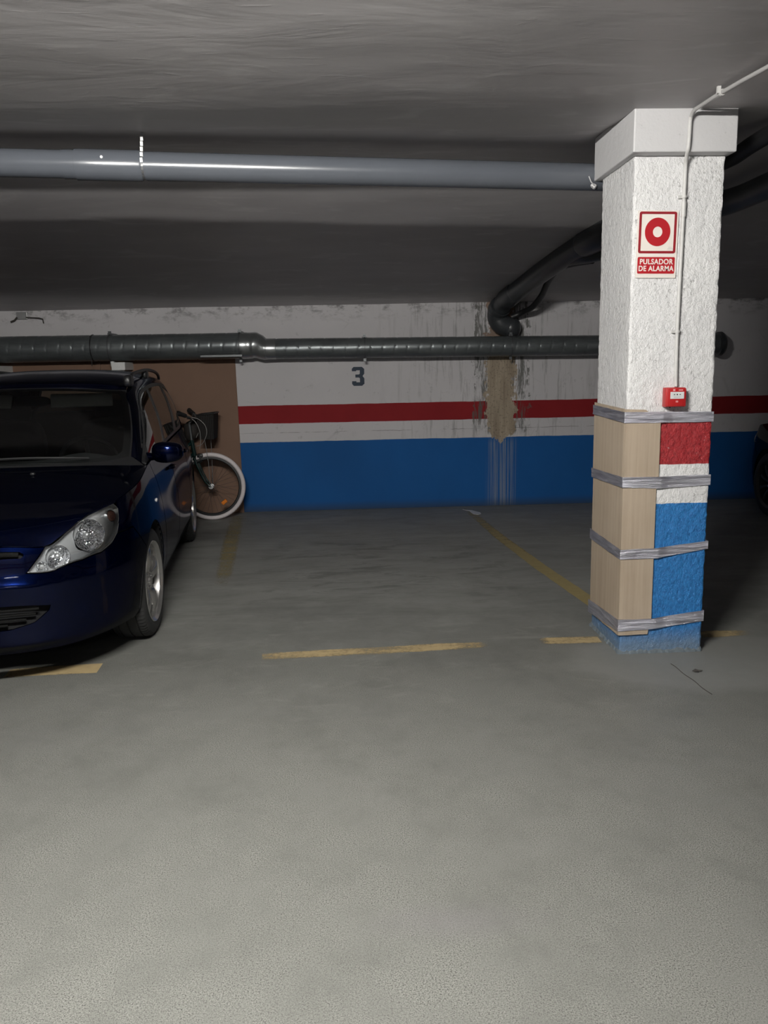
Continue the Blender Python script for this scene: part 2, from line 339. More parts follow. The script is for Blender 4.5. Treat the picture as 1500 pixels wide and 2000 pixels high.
def lathe(bm, prof, seg=32, axis='x', c=(0, 0, 0), fn=None):
    """prof: (along, radius) pairs turned about an axis"""
    rings = []
    for (a, r) in prof:
        ring = []
        for k in range(seg):
            th = 2 * math.pi * k / seg; q = fn(a, r, th) if fn else r
            co = {'x': (a, q * math.cos(th), q * math.sin(th)), 'y': (q * math.cos(th), a, q * math.sin(th)), 'z': (q * math.cos(th), q * math.sin(th), a)}[axis]
            ring.append(bm.verts.new(Vector(co) + Vector(c)))
        rings.append(ring)
    for A, B in zip(rings, rings[1:]):
        for k in range(seg): bm.faces.new((A[k], A[(k + 1) % seg], B[(k + 1) % seg], B[k]))
    return rings
def LT(prof, seg=32, axis='x', c=(0, 0, 0), fn=None, capa=False, capb=False):
    bm = bmesh.new(); r = lathe(bm, prof, seg, axis, c, fn)
    if capa: bm.faces.new(r[0])
    if capb: bm.faces.new(r[-1])
    return bm
def prism(poly, y0, y1, bev=0):
    """flat outline in x/z made solid between two y"""
    bm = bmesh.new(); a = [bm.verts.new((x, y0, z)) for x, z in poly]; b = [bm.verts.new((x, y1, z)) for x, z in poly]
    n = len(poly); bm.faces.new(a); bm.faces.new(b[::-1])
    for i in range(n): bm.faces.new((a[i], b[i], b[(i + 1) % n], a[(i + 1) % n]))
    return bm
def copy_tree(o, parent=None):
    c = o.copy(); COL.objects.link(c)
    if parent: c.parent = parent
    for ch in list(o.children): copy_tree(ch, c)
    return c

# ================================================================== THE SETTING
WY = 8.867; WX0, WX1, FY = -8.0, 8.0, -5.0
def ceil_z(x, y):
    """flat slab, a shallow rise over the drain pipe, then the slope of the ramp above down to the back wall"""
    k = 5.65 + .02 * x; wall = 2.182 + .0025 * x
    z = cr([FY - 1, 2.2, 2.9, 3.8, 4.1, 4.55, 5.2, k - .1, k + .25, WY, WY + 1], [2.722, 2.722, 2.705, 2.678, 2.676, 2.705, 2.712, 2.705, 2.705 - .06, wall, wall - .14], y)
    z += .008 * noise.noise((x * .5, y * .9, 3.1)) + .005 * noise.noise((x * 1.3, y * 2.1, 9.0))
    return z
def build_setting():
    bm = bmesh.new(); box(bm, WX0 - .2, WX1 + .2, FY - .2, WY + .2, -.2, 0)
    fl = build('floor', bm, M['floor']); fl['kind'] = 'structure'
    bm = bmesh.new(); nx, ny = 110, 150; g = []
    for j in range(ny + 1):
        y = FY - .1 + (WY + .1 - FY) * j / ny + (.05 if j == ny else 0); row = []
        for i in range(nx + 1):
            x = WX0 - .1 + (WX1 - WX0 + .2) * i / nx; row.append(bm.verts.new((x, y, ceil_z(x, y))))
        g.append(row)
    for j in range(ny):
        for i in range(nx): bm.faces.new((g[j][i], g[j + 1][i], g[j + 1][i + 1], g[j][i + 1]))
    # slab thickness above
    top = [bm.verts.new(p) for p in ((WX0 - .1, FY - .1, 3), (WX1 + .1, FY - .1, 3), (WX1 + .1, WY + .05, 3), (WX0 - .1, WY + .05, 3))]
    bm.faces.new(top)
    ce = build('ceiling', bm, M['ceiling'], smooth=True, recalc=False); ce['kind'] = 'structure'
    for nm, b in (('wall_back', (WX0, WX1, WY, WY + .2, 0, 2.9)), ('wall_left', (WX0 - .2, WX0, FY, WY, 0, 2.9)),
                  ('wall_right', (WX1, WX1 + .2, FY, WY, 0, 2.9)), ('wall_front', (WX0, WX1, FY - .2, FY, 0, 2.9))):
        o = build(nm, BX(*b), M['wall']); o['kind'] = 'structure'
        if nm == 'wall_back': wb = o
    # stencilled bay number
    P = [(-1, .62), (-1, .8), (-.72, 1), (.62, 1), (1, .78), (1, .28), (.72, .03), (1, -.22), (1, -.78), (.62, -1), (-.72, -1), (-1, -.8), (-1, -.50),
         (-.30, -.50), (-.30, -.62), (.28, -.62), (.28, -.20), (.12, -.12), (-.45, -.12), (-.45, .20), (.12, .20), (.28, .28), (.28, .64), (-.30, .64), (-.30, .55), (-1, .55)]
    cx, cz = .187, 1.437
    o = build('bay_number', prism([(cx + x * .066, cz + z * .100) for x, z in P], WY - .0025, WY + .001), M['navy'], wb)
    o['label'] = 'navy stencilled number 3 on the white part of the wall'
    # bay lines on the floor, worn paint a hair above the concrete
    def strip(name, pts, label, m):
        """pts: (x, y, half width, fade) along the line"""
        bm = bmesh.new(); lay = bm.verts.layers.float.new('fade'); rows = []
        P = [Vector(p[:2]) for p in pts]
        for i in range(len(pts) - 1):
            n = max(2, int((P[i + 1] - P[i]).length / .06))
            for k in range(n + (i == len(pts) - 2)):
                t = k / n; p = P[i].lerp(P[i + 1], t); d = (P[i + 1] - P[i]).normalized(); nn = Vector((-d.y, d.x))
                w = pts[i][2] * (1 - t) + pts[i + 1][2] * t; f = pts[i][3] * (1 - t) + pts[i + 1][3] * t; r = []
                for s in (-1, -.6, 0, .6, 1):
                    j = noise.noise((p.x * 9, p.y * 9, s * 3)) * .006
                    v = bm.verts.new((*(p + nn * (s * w + j)), .0012)); v[lay] = f - (.10 if abs(s) == 1 else 0); r.append(v)
                rows.append(r)
        for A, B in zip(rows, rows[1:]):
            for k in range(4): bm.faces.new((A[k], A[k + 1], B[k + 1], B[k]))
        o = build(name, bm, m, fl); o['label'] = label
    yl = paint_line_material('worn_yellow_paint', (.34, .27, .12), (.36, .60)); oc = paint_line_material('worn_ochre_paint', (.42, .32, .17), (.34, .60))
    strip('bay_line', [(1.325, 8.72, .045, .42), (1.39, 7.2, .052, .60), (1.48, 6.0, .055, .72), (1.57, 5.1, .055, .8), (1.62, 4.62, .055, .75)], 'yellow line running from the wall to the pillar', yl)
    strip('bay_line', [(-1.13, 8.62, .075, .42), (-1.02, 7.2, .072, .50), (-.92, 6.1, .065, .46), (-.86, 5.4, .04, .22), (-.74, 4.75, .04, .24)], 'faded yellow line beside the bicycle and the car', yl)
    strip('bay_line', [(-.46, 4.215, .050, .50), (-.15, 4.235, .055, .62), (.20, 4.25, .055, .52), (.50, 4.275, .055, .64), (.72, 4.28, .05, .50), (.82, 4.29, .045, .14), (1.02, 4.30, .045, .16), (1.12, 4.31, .055, .62), (1.40, 4.30, .055, .62)], 'broken ochre line across the front of the empty bay', oc)
    strip('bay_line', [(1.89, 4.32, .055, .45), (2.10, 4.33, .055, .62), (2.30, 4.33, .055, .30)], 'short ochre line piece right of the pillar', oc)
    strip('bay_line', [(-1.75, 4.10, .06, .55), (-1.50, 4.12, .065, .68), (-1.29, 4.13, .07, .72)], 'ochre line piece under the nose of the blue car', oc)
    return fl, ce, wb

def build_floor_bits():
    b = bmesh.new(); pts = [(1.275, 8.66), (1.31, 8.62), (1.36, 8.60), (1.385, 8.53), (1.43, 8.44), (1.425, 8.36), (1.385, 8.31), (1.345, 8.36), (1.335, 8.47), (1.335, 8.55), (1.30, 8.60)]
    a = [b.verts.new((x, y, .004)) for x, y in pts]; c = [b.verts.new((x * 1.0, y, .0)) for x, y in pts]
    b.faces.new(a)
    for i in range(len(a)): b.faces.new((a[i], a[i - 1], c[i - 1], c[i]))
    tag(build('paint_spill', b, M['splash']), 'small white paint spill on the floor at the far end of the yellow line', 'paint spill')
    tag(build('floor_crack', TB([(1.637 + .0018 * i + .003 * math.sin(i * .9), 3.892 - .027 * i, .0025) for i in range(16)], .0018, 6), M['leaf'], smooth=True), 'thin dark crack line in the floor in front of the pillar', 'floor_crack')  # crack line in the floor, built as a thin raised tube
    b = bmesh.new(); o = [(0, 0), (.022, .012), (.045, .004), (.052, -.012), (.030, -.016), (.020, -.028), (.006, -.016)]
    v = [b.verts.new((1.70 + x, 3.785 + y, .002 + .006 * (i % 2))) for i, (x, y) in enumerate(o)]; c = b.verts.new((1.724, 3.778, .010))
    for i in range(len(v)): b.faces.new((v[i - 1], v[i], c))
    tag(build('dead_leaf', b, M['leaf']), 'small crumpled dark leaf on the floor right of the crack line', 'leaf')

# ------------------------------------------------------------------ pillar
PX0, PX1, PY0, PY1 = 1.429, 1.869, 4.066, 4.556
def rough_box(x0, x1, y0, y1, z0, z1, step, amp, top=False):
    """box with roughcast relief on its four upright faces"""
    bm = bmesh.new(); per = []
    def seg(a, b):
        n = max(2, int((Vector(b) - Vector(a)).length / step)); return [tuple(Vector(a).lerp(Vector(b), k / n)) for k in range(n)]
    per = seg((x0, y0), (x1, y0)) + seg((x1, y0), (x1, y1)) + seg((x1, y1), (x0, y1)) + seg((x0, y1), (x0, y0))
    nz = int((z1 - z0) / step); cx, cy_ = (x0 + x1) / 2, (y0 + y1) / 2; rows = []
    for j in range(nz + 1):
        z = z0 + (z1 - z0) * j / nz; r = []
        for (x, y) in per:
            d = Vector(((x - cx) / (x1 - x0), (y - cy_) / (y1 - y0)))
            nrm = Vector((math.copysign(1, d.x) if abs(d.x) > .4999 else 0, math.copysign(1, d.y) if abs(d.y) > .4999 else 0))
            h = amp * (noise.noise((x * 38, y * 38, z * 30)) + .6 * noise.noise((x * 80, y * 80, z * 66)))
            corner = nrm.x != 0 and nrm.y != 0
            if corner: h -= .003
            r.append(bm.verts.new((x + nrm.x * h, y + nrm.y * h, z)))
        rows.append(r)
    n = len(per)
    for A, B in zip(rows, rows[1:]):
        for k in range(n): bm.faces.new((A[k], A[(k + 1) % n], B[(k + 1) % n], B[k]))
    bm.faces.new(rows[0]); bm.faces.new(rows[-1]); return bm
def build_pillar():
    p = empty('pillar', ((PX0 + PX1) / 2, (PY0 + PY1) / 2, 0)); off = (-(PX0 + PX1) / 2, -(PY0 + PY1) / 2, 0)
    tag(p, 'square roughcast pillar painted white, red and blue with taped cardboard', 'pillar')
    s = build('shaft', rough_box(PX0, PX1, PY0, PY1, 0, 2.49, .009, .0026), M['pillar'], p, smooth=True, loc=off)
    s.data.polygons.foreach_set('use_smooth', [True] * len(s.data.polygons))
    bm = bmesh.new(); box(bm, 1.395, 1.890, 3.993, 4.60, 2.482, 2.70, .006, 2)
    c = build('capital', bm, M['capital'], p, loc=off)
    c['label'] = 'smooth white capital block under the ceiling'
    # ragged mortar fillet at the foot
    bm = bmesh.new(); per = []; rnd = random.Random(3)
    def seg(a, b, n): return [Vector(a).lerp(Vector(b), k / n) for k in range(n)]
    q = [(PX0, PY0), (PX1, PY0), (PX1, PY1), (PX0, PY1)]; c0 = Vector(((PX0 + PX1) / 2, (PY0 + PY1) / 2))
    for i in range(4): per += seg(q[i], q[(i + 1) % 4], 34)
    inn, mid, out = [], [], []
    for k, v in enumerate(per):
        d = (v - c0).normalized(); side = 1.0 if v.x > PX0 + .01 else 1.3
        w = (.004 + .009 * rnd.random()) * side * (1 + .5 * noise.noise((v.x * 7, v.y * 7, 0))); h = .010 + .010 * rnd.random()
        inn.append(bm.verts.new((*(v - d * .004), h * 1.5))); mid.append(bm.verts.new((*(v + d * w * .5), h * .8))); out.append(bm.verts.new((*(v + d * w), .0003)))
    n = len(per)
    for A, B in ((inn, mid), (mid, out)):
        for k in range(n): bm.faces.new((A[k], A[(k + 1) % n], B[(k + 1) % n], B[k]))
    m = build('mortar_fillet', bm, M['mortar'], p, loc=off)
    m['label'] = 'crumbling grey mortar round the foot'
    return p

def sheet(path, zt, zb, thick, name, m, parent=None, nz=14, wrinkle=0, seed=0, sub=.012, smooth=True):
    """thin sheet standing along a plan path; zt / zb: (arc, z) tables for upper and lower edge"""
    P = [Vector(p) for p in path]; L = [0]
    for a, b in zip(P, P[1:]): L.append(L[-1] + (b - a).length)
    def at(s):
        for i in range(len(P) - 1):
            if s <= L[i + 1] + 1e-9:
                t = (s - L[i]) / (L[i + 1] - L[i]); d = (P[i + 1] - P[i]).normalized(); return P[i].lerp(P[i + 1], t), Vector((d.y, -d.x))
    ss = sorted(set([round(v, 5) for v in list(np.arange(0, L[-1], sub)) + L + [q[0] for q in zt] + [q[0] for q in zb] if v <= L[-1] + 1e-6]))
    bm = bmesh.new(); F, Bk = [], []
    for s in ss:
        p, nn = at(min(s, L[-1])); 
        if any(abs(s - l) < 1e-4 for l in L[1:-1]):
            p2, n2 = at(s + 1e-3); nn = (nn + n2).normalized() * 1.15
        a = np.interp(s, [q[0] for q in zb], [q[1] for q in zb]); b = np.interp(s, [q[0] for q in zt], [q[1] for q in zt]); f, k = [], []
        for j in range(nz + 1):
            z = a + (b - a) * j / nz
            h = wrinkle * (noise.noise((s * 6, z * 45, seed)) + .5 * noise.noise((s * 16, z * 90, seed + 5)))
            e = wrinkle * 1.2 * noise.noise((s * 14, seed, j / nz * 2)) if wrinkle else 0
            f.append(bm.verts.new((p.x + nn.x * (thick + h), p.y + nn.y * (thick + h), z + e))); k.append(bm.verts.new((p.x, p.y, z + e)))
        F.append(f); Bk.append(k)
    for G, fl in ((F, 0), (Bk, 1)):
        for A, B in zip(G, G[1:]):
            for j in range(nz): bm.faces.new((A[j], B[j], B[j + 1], A[j + 1]) if not fl else (A[j], A[j + 1], B[j + 1], B[j]))
    for j in (0, nz):
        for i in range(len(F) - 1): bm.faces.new((F[i][j], F[i + 1][j], Bk[i + 1][j], Bk[i][j]))
    for i in (0, len(F) - 1):
        for j in range(nz): bm.faces.new((F[i][j], F[i][j + 1], Bk[i][j + 1], Bk[i][j]))
    return build(name, bm, m, parent, smooth=smooth)

def build_wrap():
    # folded cardboard hugging the left-front corner, in two overlapping lengths
    lx, fy = PX0 - .008, PY0 - .008
    path = [(lx, 4.560), (lx, fy), (1.600, fy)]; a = 4.560 - fy; e = a + 1.600 - lx
    o = sheet(path, [(0, 1.300), (a, 1.284), (a + .10, 1.280), (a + .125, 1.262), (e, 1.260)], [(0, .900), (a, .912), (a + .09, .912), (e, .914)], .004, 'cardboard_sheet', M['card'], nz=20, wrinkle=.0009, seed=2)
    tag(o, 'upper brown cardboard sheet folded round the pillar corner beneath the alarm button', 'cardboard', 'cardboard guards on the pillar')
    path = [(lx, 4.550), (lx, fy), (1.590, fy)]; e = a + 1.590 - lx
    o = sheet(path, [(0, .897), (a, .909), (e, .911)], [(0, .085), (a - .01, .105), (a + .142, .107), (a + .150, .165), (e - .01, .165), (e, .25)], .0042, 'cardboard_sheet', M['card'], nz=30, wrinkle=.0012, seed=8)
    tag(o, 'lower brown cardboard sheet reaching almost to the pillar foot', 'cardboard', 'cardboard guards on the pillar')
    lx, fy = PX0 - .0155, PY0 - .0155; rx = PX1 + .0025
    T = [('topmost band of grey duct tape just under the red alarm button', [(0, 1.286), (.535, 1.270), (.53 + .2, 1.268), (.97, 1.263)], [(0, 1.234), (.535, 1.216), (.70, 1.214), (.97, 1.212)]),
         ('second band of grey duct tape down, crossing the lower white stripe', [(0, .930), (.535, .942), (.75, .940), (.97, .944)], [(0, .878), (.535, .888), (.72, .880), (.97, .890)]),
         ('third band of grey duct tape down, sloping over the blue paint', [(0, .580), (.535, .566), (.72, .570), (.97, .598)], [(0, .522), (.535, .514), (.72, .516), (.97, .556)]),
         ('lowest band of grey duct tape just above the pillar foot', [(0, .158), (.535, .192), (.70, .192), (.97, .226)], [(0, .082), (.535, .128), (.70, .134), (.97, .168)])]
    a = 4.570 - fy; e = a + rx - lx + .0008; k = e / .97
    for i, (lab, zt, zb) in enumerate(T):
        f = lambda q: [((s * a / .535) if s <= .535 else a + (s - .535) * (e - a) / .435, z) for s, z in q]
        o = sheet([(lx, 4.570), (lx, fy), (1.61, fy), (1.66, PY0 - .0085), (rx, PY0 - .0060)], f(zt), f(zb), .0012, 'duct_tape_band', M['tape'], nz=10, wrinkle=.0016, seed=20 + i * 7, sub=.01)
        tag(o, lab, 'tape', 'duct tape bands round the pillar')
        # end tucked round the right edge
        z0, z1 = zb[-1][1], zt[-1][1]
        build('tape_end', BX(rx - .0005, rx + .0015 + (.004 if i == 2 else 0), PY0 - .0072, PY0 + (.045, .055, .075, .045)[i], z0, z1), M['tape'], o)

def text_mesh(s, size, depth, bold=0.0, sx=1.0):
    cu = bpy.data.curves.new('t', 'FONT'); cu.body = s; cu.size = size; cu.extrude = depth; cu.offset = bold; cu.align_x = 'CENTER'; cu.align_y = 'CENTER'; cu.space_character = 1.08
    o = bpy.data.objects.new('t', cu); COL.objects.link(o); dg = bpy.context.evaluated_depsgraph_get(); dg.update()
    me = bpy.data.meshes.new_from_object(o.evaluated_get(dg)); bpy.data.objects.remove(o); bpy.data.curves.remove(cu)
    me.transform(Matrix.Diagonal((sx, 1, 1, 1))); me.transform(Matrix.Rotation(math.pi / 2, 4, 'X')); me.materials.clear(); return me
def rrect(cx, cz, w, h, r, n=5):
    out = []
    for qx, qz, a0 in ((1, 1, 0), (-1, 1, 90), (-1, -1, 180), (1, -1, 270)):
        for k in range(n + 1):
            a = math.radians(a0 + 90 * k / n); out.append((cx + qx * (w / 2 - r) + r * math.cos(a), cz + qz * (h / 2 - r) + r * math.sin(a)))
    return out
def ring_xz(outer, inner, y0, y1):
    bm = bmesh.new(); n = len(outer); R = [[bm.verts.new((x, y, z)) for x, z in L] for y in (y0, y1) for L in (outer, inner)]
    oa, ia, ob, ib = R
    for i in range(n):
        j = (i + 1) % n
        bm.faces.new((oa[i], oa[j], ia[j], ia[i])); bm.faces.new((ob[i], ib[i], ib[j], ob[j])); bm.faces.new((oa[i], ob[i], ob[j], oa[j])); bm.faces.new((ia[i], ia[j], ib[j], ib[i]))
    return bm
def build_sign():
    y = PY0 - .008; s = empty('alarm_sign', (1.548, y, 2.075)); tag(s, 'white sign with a red ring reading PULSADOR DE ALARMA on the pillar', 'sign')
    s.rotation_euler = (0, math.radians(.8), 0)
    def put(n, bm, m, lab=None):
        o = build(n, bm, m, s)
        if lab: o['label'] = lab
    put('plate', prism(rrect(0, 0, .200, .314, .004), 0, .004), M['signwhite'])
    put('border', ring_xz(rrect(.0, .055, .184, .194, .010), rrect(0, .055, .161, .171, .002), -.0012, .001), M['signdark'], 'dark red frame round the ring')
    n = 48; R = lambda r, k=1.06: [(r * math.cos(2 * math.pi * i / n), .058 + r * k * math.sin(2 * math.pi * i / n)) for i in range(n)]
    put('ring', ring_xz(R(.0625), R(.0235), -.0012, .001), M['signred'], 'thick red ring')
    put('text_panel', prism(rrect(0, -.098, .184, .078, .006), -.0010, .001), M['signred'], 'red panel with white capitals')
    for t, z, sx in (('PULSADOR', -.082, .90), ('DE ALARMA', -.114, .88)):
        o = link('lettering', text_mesh(t, .0345, .0006, .0009, sx), M['signwhite'], s, (0, -.0018, z)); o['label'] = 'white letters ' + t
    b = bmesh.new()
    for i, w in enumerate((.018, .026, .030)): box(b, .066 - w / 2, .066 + w / 2, -.0006, .001, -.014 - i * .006, -.0125 - i * .006)
    put('small_print', b, M['greyprint'])
def build_call_point():
    c = empty('alarm_call_point', (1.656, PY0 - .004, 1.340)); tag(c, 'red square fire alarm call point at the end of the conduit', 'alarm button')
    build('housing', BX(-.050, .050, -.046, .003, -.048, .048, bev=.005), M['red'], c, smooth=True)
    build('front_cover', BX(-.0475, .0475, -.058, -.0462, -.045, .045, bev=.004), M['red'], c, smooth=True)
    build('window', BX(-.033, .036, -.0605, -.0582, -.007, .027, bev=.001), M['white'], c)['label'] = 'white push pane'
    b = bmesh.new(); n = 16; v = [b.verts.new((.0035 * math.cos(2 * math.pi * i / n), 0, .0035 * math.sin(2 * math.pi * i / n))) for i in range(n)]; b.faces.new(v)
    for s in (-1, 1):
        w = [b.verts.new(q) for q in ((s * .017, 0, .003), (s * .017, 0, -.003), (s * .0085, 0, 0))]; b.faces.new(w)
    g = bmesh.ops.extrude_face_region(b, geom=b.faces[:]); bmesh.ops.translate(b, verts=[q for q in g['geom'] if isinstance(q, bmesh.types.BMVert)], vec=(0, .0008, 0))
    build('pictogram', b, M['ink'], c, loc=(.001, -.0611, .014))['label'] = 'black dot between two arrows'
    b = bmesh.new()
    for z, w in ((.003, .034), (-.0005, .034)): box(b, -w / 2 + .001, w / 2 + .001, -.0609, -.0605, z - .0008, z + .0008)
    build('small_print', b, M['greyprint'], c)
    for q in ((-.020, -.009, .031, .041), (.008, .030, .033, .038), (-.004, .0, -.025, -.016), (.003, .007, -.025, -.016)): build('marking', BX(q[0], q[1], -.0586, -.058, q[2], q[3]), M['pinkmark'], c)
    build('screw', LT([(-.062, .0), (-.062, .004), (-.058, .004)], 12, 'z', (-.022, -.03, .010)), M['ink'], c)
def build_conduit():
    c = empty('electrical_conduit', (1.64, PY0, 1.392)); tag(c, 'thin painted conduit from the ceiling over the capital down to the alarm button', 'conduit')
    O = Vector((1.64, PY0, 1.392)); r = .0090
    pts = [(1.668, PY0 - .014, 1.392), (1.664, PY0 - .014, 1.68), (1.670, PY0 - .014, 2.26), (1.671, PY0 - .014, 2.38), (1.668, PY0 - .022, 2.44), (1.656, PY0 - .060, 2.475), (1.650, 3.978, 2.50), (1.652, 3.976, 2.60), (1.653, 3.972, 2.625), (1.655, 3.945, 2.648), (1.658, 3.90, 2.651)]
    P = spline(pts, 6) + [Vector((1.665, 3.75, 2.650)), Vector((1.69, 3.55, 2.65)), Vector((1.715, 3.40, 2.65)), Vector((1.73, 2.9, 2.65)), Vector((1.74, 1.8, 2.65))]
    k = next(i for i, p in enumerate(P) if p.y < 3.975 and p.z > 2.6)
    build('pipe', TB([p - O for p in P[:k + 3]], r, 12), M['conduit'], c, smooth=True)
    build('ceiling_run', TB([p - O for p in P[k + 2:]], r, 12), M['conduit_grey'], c, smooth=True)['label'] = 'stretch painted grey like the ceiling'
    build('cable', TB([Vector((1.685, 3.96, 2.668)) - O, Vector((1.705, 3.75, 2.662)) - O, Vector((1.742, 3.40, 2.662)) - O, Vector((1.765, 1.8, 2.662)) - O], .005, 8), M['conduit_grey'], c, smooth=True)
    build('coupling', LT([(-.035, .0092), (-.035, .0118), (.035, .0118), (.035, .0092)], 14, 'z', Vector((1.670, PY0 - .014, 2.235)) - O), M['conduit'], c, smooth=True)
    def clip(x, y, z, ax):
        b = LT([(-.006, .0095), (-.006, .0135), (.006, .0135), (.006, .0095)], 14, ax, Vector((x, y, z)) - O)
        if ax == 'z': box(b, x - O.x - .026, x - O.x - .008, y - O.y - .004, PY0 - O.y + .002, z - O.z - .007, z - O.z + .007)
        else: box(b, x - O.x - .022, x - O.x - .008, y - O.y - .007, y - O.y + .007, z - O.z - .004, 2.675 - O.z)
        build('clip', b, M['conduit'], c, smooth=True)
    clip(1.6705, PY0 - .014, 2.292, 'z'); clip(1.664, PY0 - .014, 1.66, 'z'); clip(1.672, 3.70, 2.65, 'y')

# ------------------------------------------------------------------ pipes
def build_pipes():
    # grey drain pipe under the ceiling
    o = empty('ceiling_drain_pipe', (0, 4.75, 2.575)); tag(o, 'smooth grey plastic drain pipe hanging under the ceiling left of the pillar', 'pipe')
    def q(x): return Vector((x, 4.541 + .0847 * x, 2.532 - .0104 * x))
    O = Vector((0, 4.75, 2.575)); r = .0700
    # keep the near end straight, bend behind the pillar and come forward on its right
    build('pipe', TB([q(-1.36) - O, q(1.30) - O, q(1.72) - O], r, 28), M['pvc'], o, smooth=True)
    bend = spline([q(1.70), q(1.84), (2.00, 4.66, 2.545), (2.10, 4.50, 2.572), (2.115, 4.30, 2.592), (2.12, 4.0, 2.60), (2.12, 3.2, 2.60)], 8)
    ob = build('side_pipe', TB([Vector(p) - O for p in bend], .042, 20), M['black'], o, smooth=True); ob['label'] = 'thinner black pipe leaving behind the pillar'
    build('end_cap', TB([q(1.70) - O, q(1.72) - O, q(1.76) - O, q(1.78) - O], [.071, .075, .075, .046], 28), M['pvc'], o, smooth=True)
    b = bmesh.new(); bmesh.ops.create_icosphere(b, subdivisions=3, radius=.015, matrix=Matrix.Translation(Vector((1.398, 4.612, 2.462)) - O))
    for v in b.verts: v.co += v.normal * .010 * noise.noise(v.co * 60)
    tube(b, [Vector((1.40, 4.60, 2.46)) - O, Vector((1.37, 4.57, 2.475)) - O, Vector((1.355, 4.56, 2.50)) - O], .003, 6)
    build('plaster_lump', b, M['capital'], o, smooth=True)
    b = bmesh.new(); tube(b, [q(-7.6) - O, q(-3) - O, q(-1.25) - O], .0672, 28); build('pipe', b, M['pvc'], o, smooth=True)
    build('coupling', TB([q(-1.30) - O, q(-1.298) - O, q(-.985) - O, q(-.975) - O], [.0685, .0748, .0748, .0708], 28), M['pvc'], o, smooth=True)
    # perforated strap hanger
    c = q(-.965); b = bmesh.new(); n = 40; W = .0055
    for k in range(n):
        a0 = math.radians(-100 + 290 * k / n); a1 = math.radians(-100 + 290 * (k + (.62 if k % 2 else 1)) / n)
        R0 = .0718; vs = []
        for a in (a0, a1):
            for w in (-W, W): vs.append(b.verts.new(c - O + Vector((w, math.cos(a) * -R0, math.sin(a) * R0)) * 1.0))
        b.faces.new((vs[0], vs[1], vs[3], vs[2]))
    g = bmesh.ops.solidify(b, geom=b.faces[:], thickness=-.0015)
    for k in range(7): box(b, c.x - O.x - .007, c.x - O.x + .007, c.y - O.y - .0735 + k * .010, c.y - O.y - .0715 + k * .010, c.z - O.z + .002 + k * .028, c.z - O.z + .024 + k * .028)
    build('strap_hanger', b, M['steel'], o)['label'] = 'perforated metal strap'
    b = LT([(-.004, .0), (-.004, .007), (.0, .007)], 10, 'y', q(-1.155) - O + Vector((0, -.073, .022))); build('screw', b, M['white'], o)

    # spiral duct along the back wall, wide then narrow
    y = 8.640; o = empty('wall_duct', (0, y, 1.74)); tag(o, 'dark grey ribbed duct running along the back wall above the number 3', 'duct')
    def cz(x, a=1.7585): return a
    def spiral(x0, x1, r, name, z):
        prof = []; n = int((x1 - x0) / .165) + 1
        bm = bmesh.new(); seg = 32; rings = []
        xs = list(np.arange(x0, x1, .011)) + [x1]
        for x in xs:
            ring = []
            for k in range(seg):
                th = 2 * math.pi * k / seg; ph = ((x / .125) + th / (2 * math.pi)) % 1.0
                rr = r - (.0035 if ph < .09 else 0) + .0012 * noise.noise((x * 5, math.cos(th), math.sin(th)))
                ring.append(bm.verts.new((x, rr * math.cos(th), z(x) - 1.74 + rr * math.sin(th))))
            rings.append(ring)
        for A, B in zip(rings, rings[1:]):
            for k in range(seg): bm.faces.new((A[k], A[(k + 1) % seg], B[(k + 1) % seg], B[k]))
        bm.faces.new(rings[0]); bm.faces.new(rings[-1]); build(name, bm, M['duct'], o, smooth=True)
    zl = lambda x: 1.771; zr = lambda x: 1.7345 - .006 * (x + .7)
    spiral(-7.6, -.97, .1315, 'wide_duct', zl); spiral(-.66, 3.98, .104, 'narrow_duct', zr)
    z0, z1 = zl(0) - 1.74, zr(-.7) - 1.74
    b = bmesh.new(); P = [(-1.02, z0, .1330), (-.95, z0, .1345), (-.945, z0, .1325), (-.90, z0, .1325), (-.895, z0, .134), (-.87, z0, .134), (-.83, (z0 * 2 + z1) / 3, .120), (-.79, z1, .1075), (-.785, z1, .110), (-.76, z1, .110), (-.755, z1, .106), (-.66, z1, .106), (-.655, z1, .1045)]
    tube(b, [(p[0], 0, p[1]) for p in P], [p[2] for p in P], 32); build('reducer', b, M['reducer'], o, smooth=True)['label'] = 'shiny metal reducer between the two duct widths'
    b = LT([(3.978, .104), (3.985, .125), (4.02, .128), (4.045, .110), (4.048, 0)], 32, 'x', (0, 0, zr(4) - 1.74)); build('end_flange', b, M['dark_pvc'], o, smooth=True)
    for x, z, r in ((-2.33, zl(0), .1325), (-1.02, zl(0), .1345), (.256, zr(.26), .106), (1.78, zr(1.78), .106), (-3.9, zl(0), .1325)):
        b = LT([(-.007, r), (-.007, r + .003), (.007, r + .003), (.007, r)], 32, 'x', (x, 0, z - 1.74)); box(b, x - .02, x + .02, -.012, WY - y, z - 1.74 + r, z - 1.74 + r + .014); box(b, x - .014, x + .014, -.012, .010, z - 1.74 + r + .01, z - 1.74 + r + .034); box(b, x - .014, x + .014, -.012, .010, z - 1.74 - r - .030, z - 1.74 - r)
        build('clamp', b, M['clampm'], o, smooth=True)
    build('seam_band', LT([(-.005, .131), (-.005, .1375), (.005, .1375), (.005, .131)], 32, 'x', (-2.50, 0, z0)), M['black'], o, smooth=True)
    build('rod', TB([(-2.50, -.1, z0 + .12), (-2.50, -.105, z0 - .18)], .004, 6), M['black'], o)
    # channel rail under the duct
    b = bmesh.new(); box(b, -1.40, -.985, 8.455, 8.462, 1.652, 1.685); box(b, -1.40, -.985, 8.455, 8.490, 1.652, 1.658); box(b, -1.40, -.985, 8.455, 8.490, 1.679, 1.685)
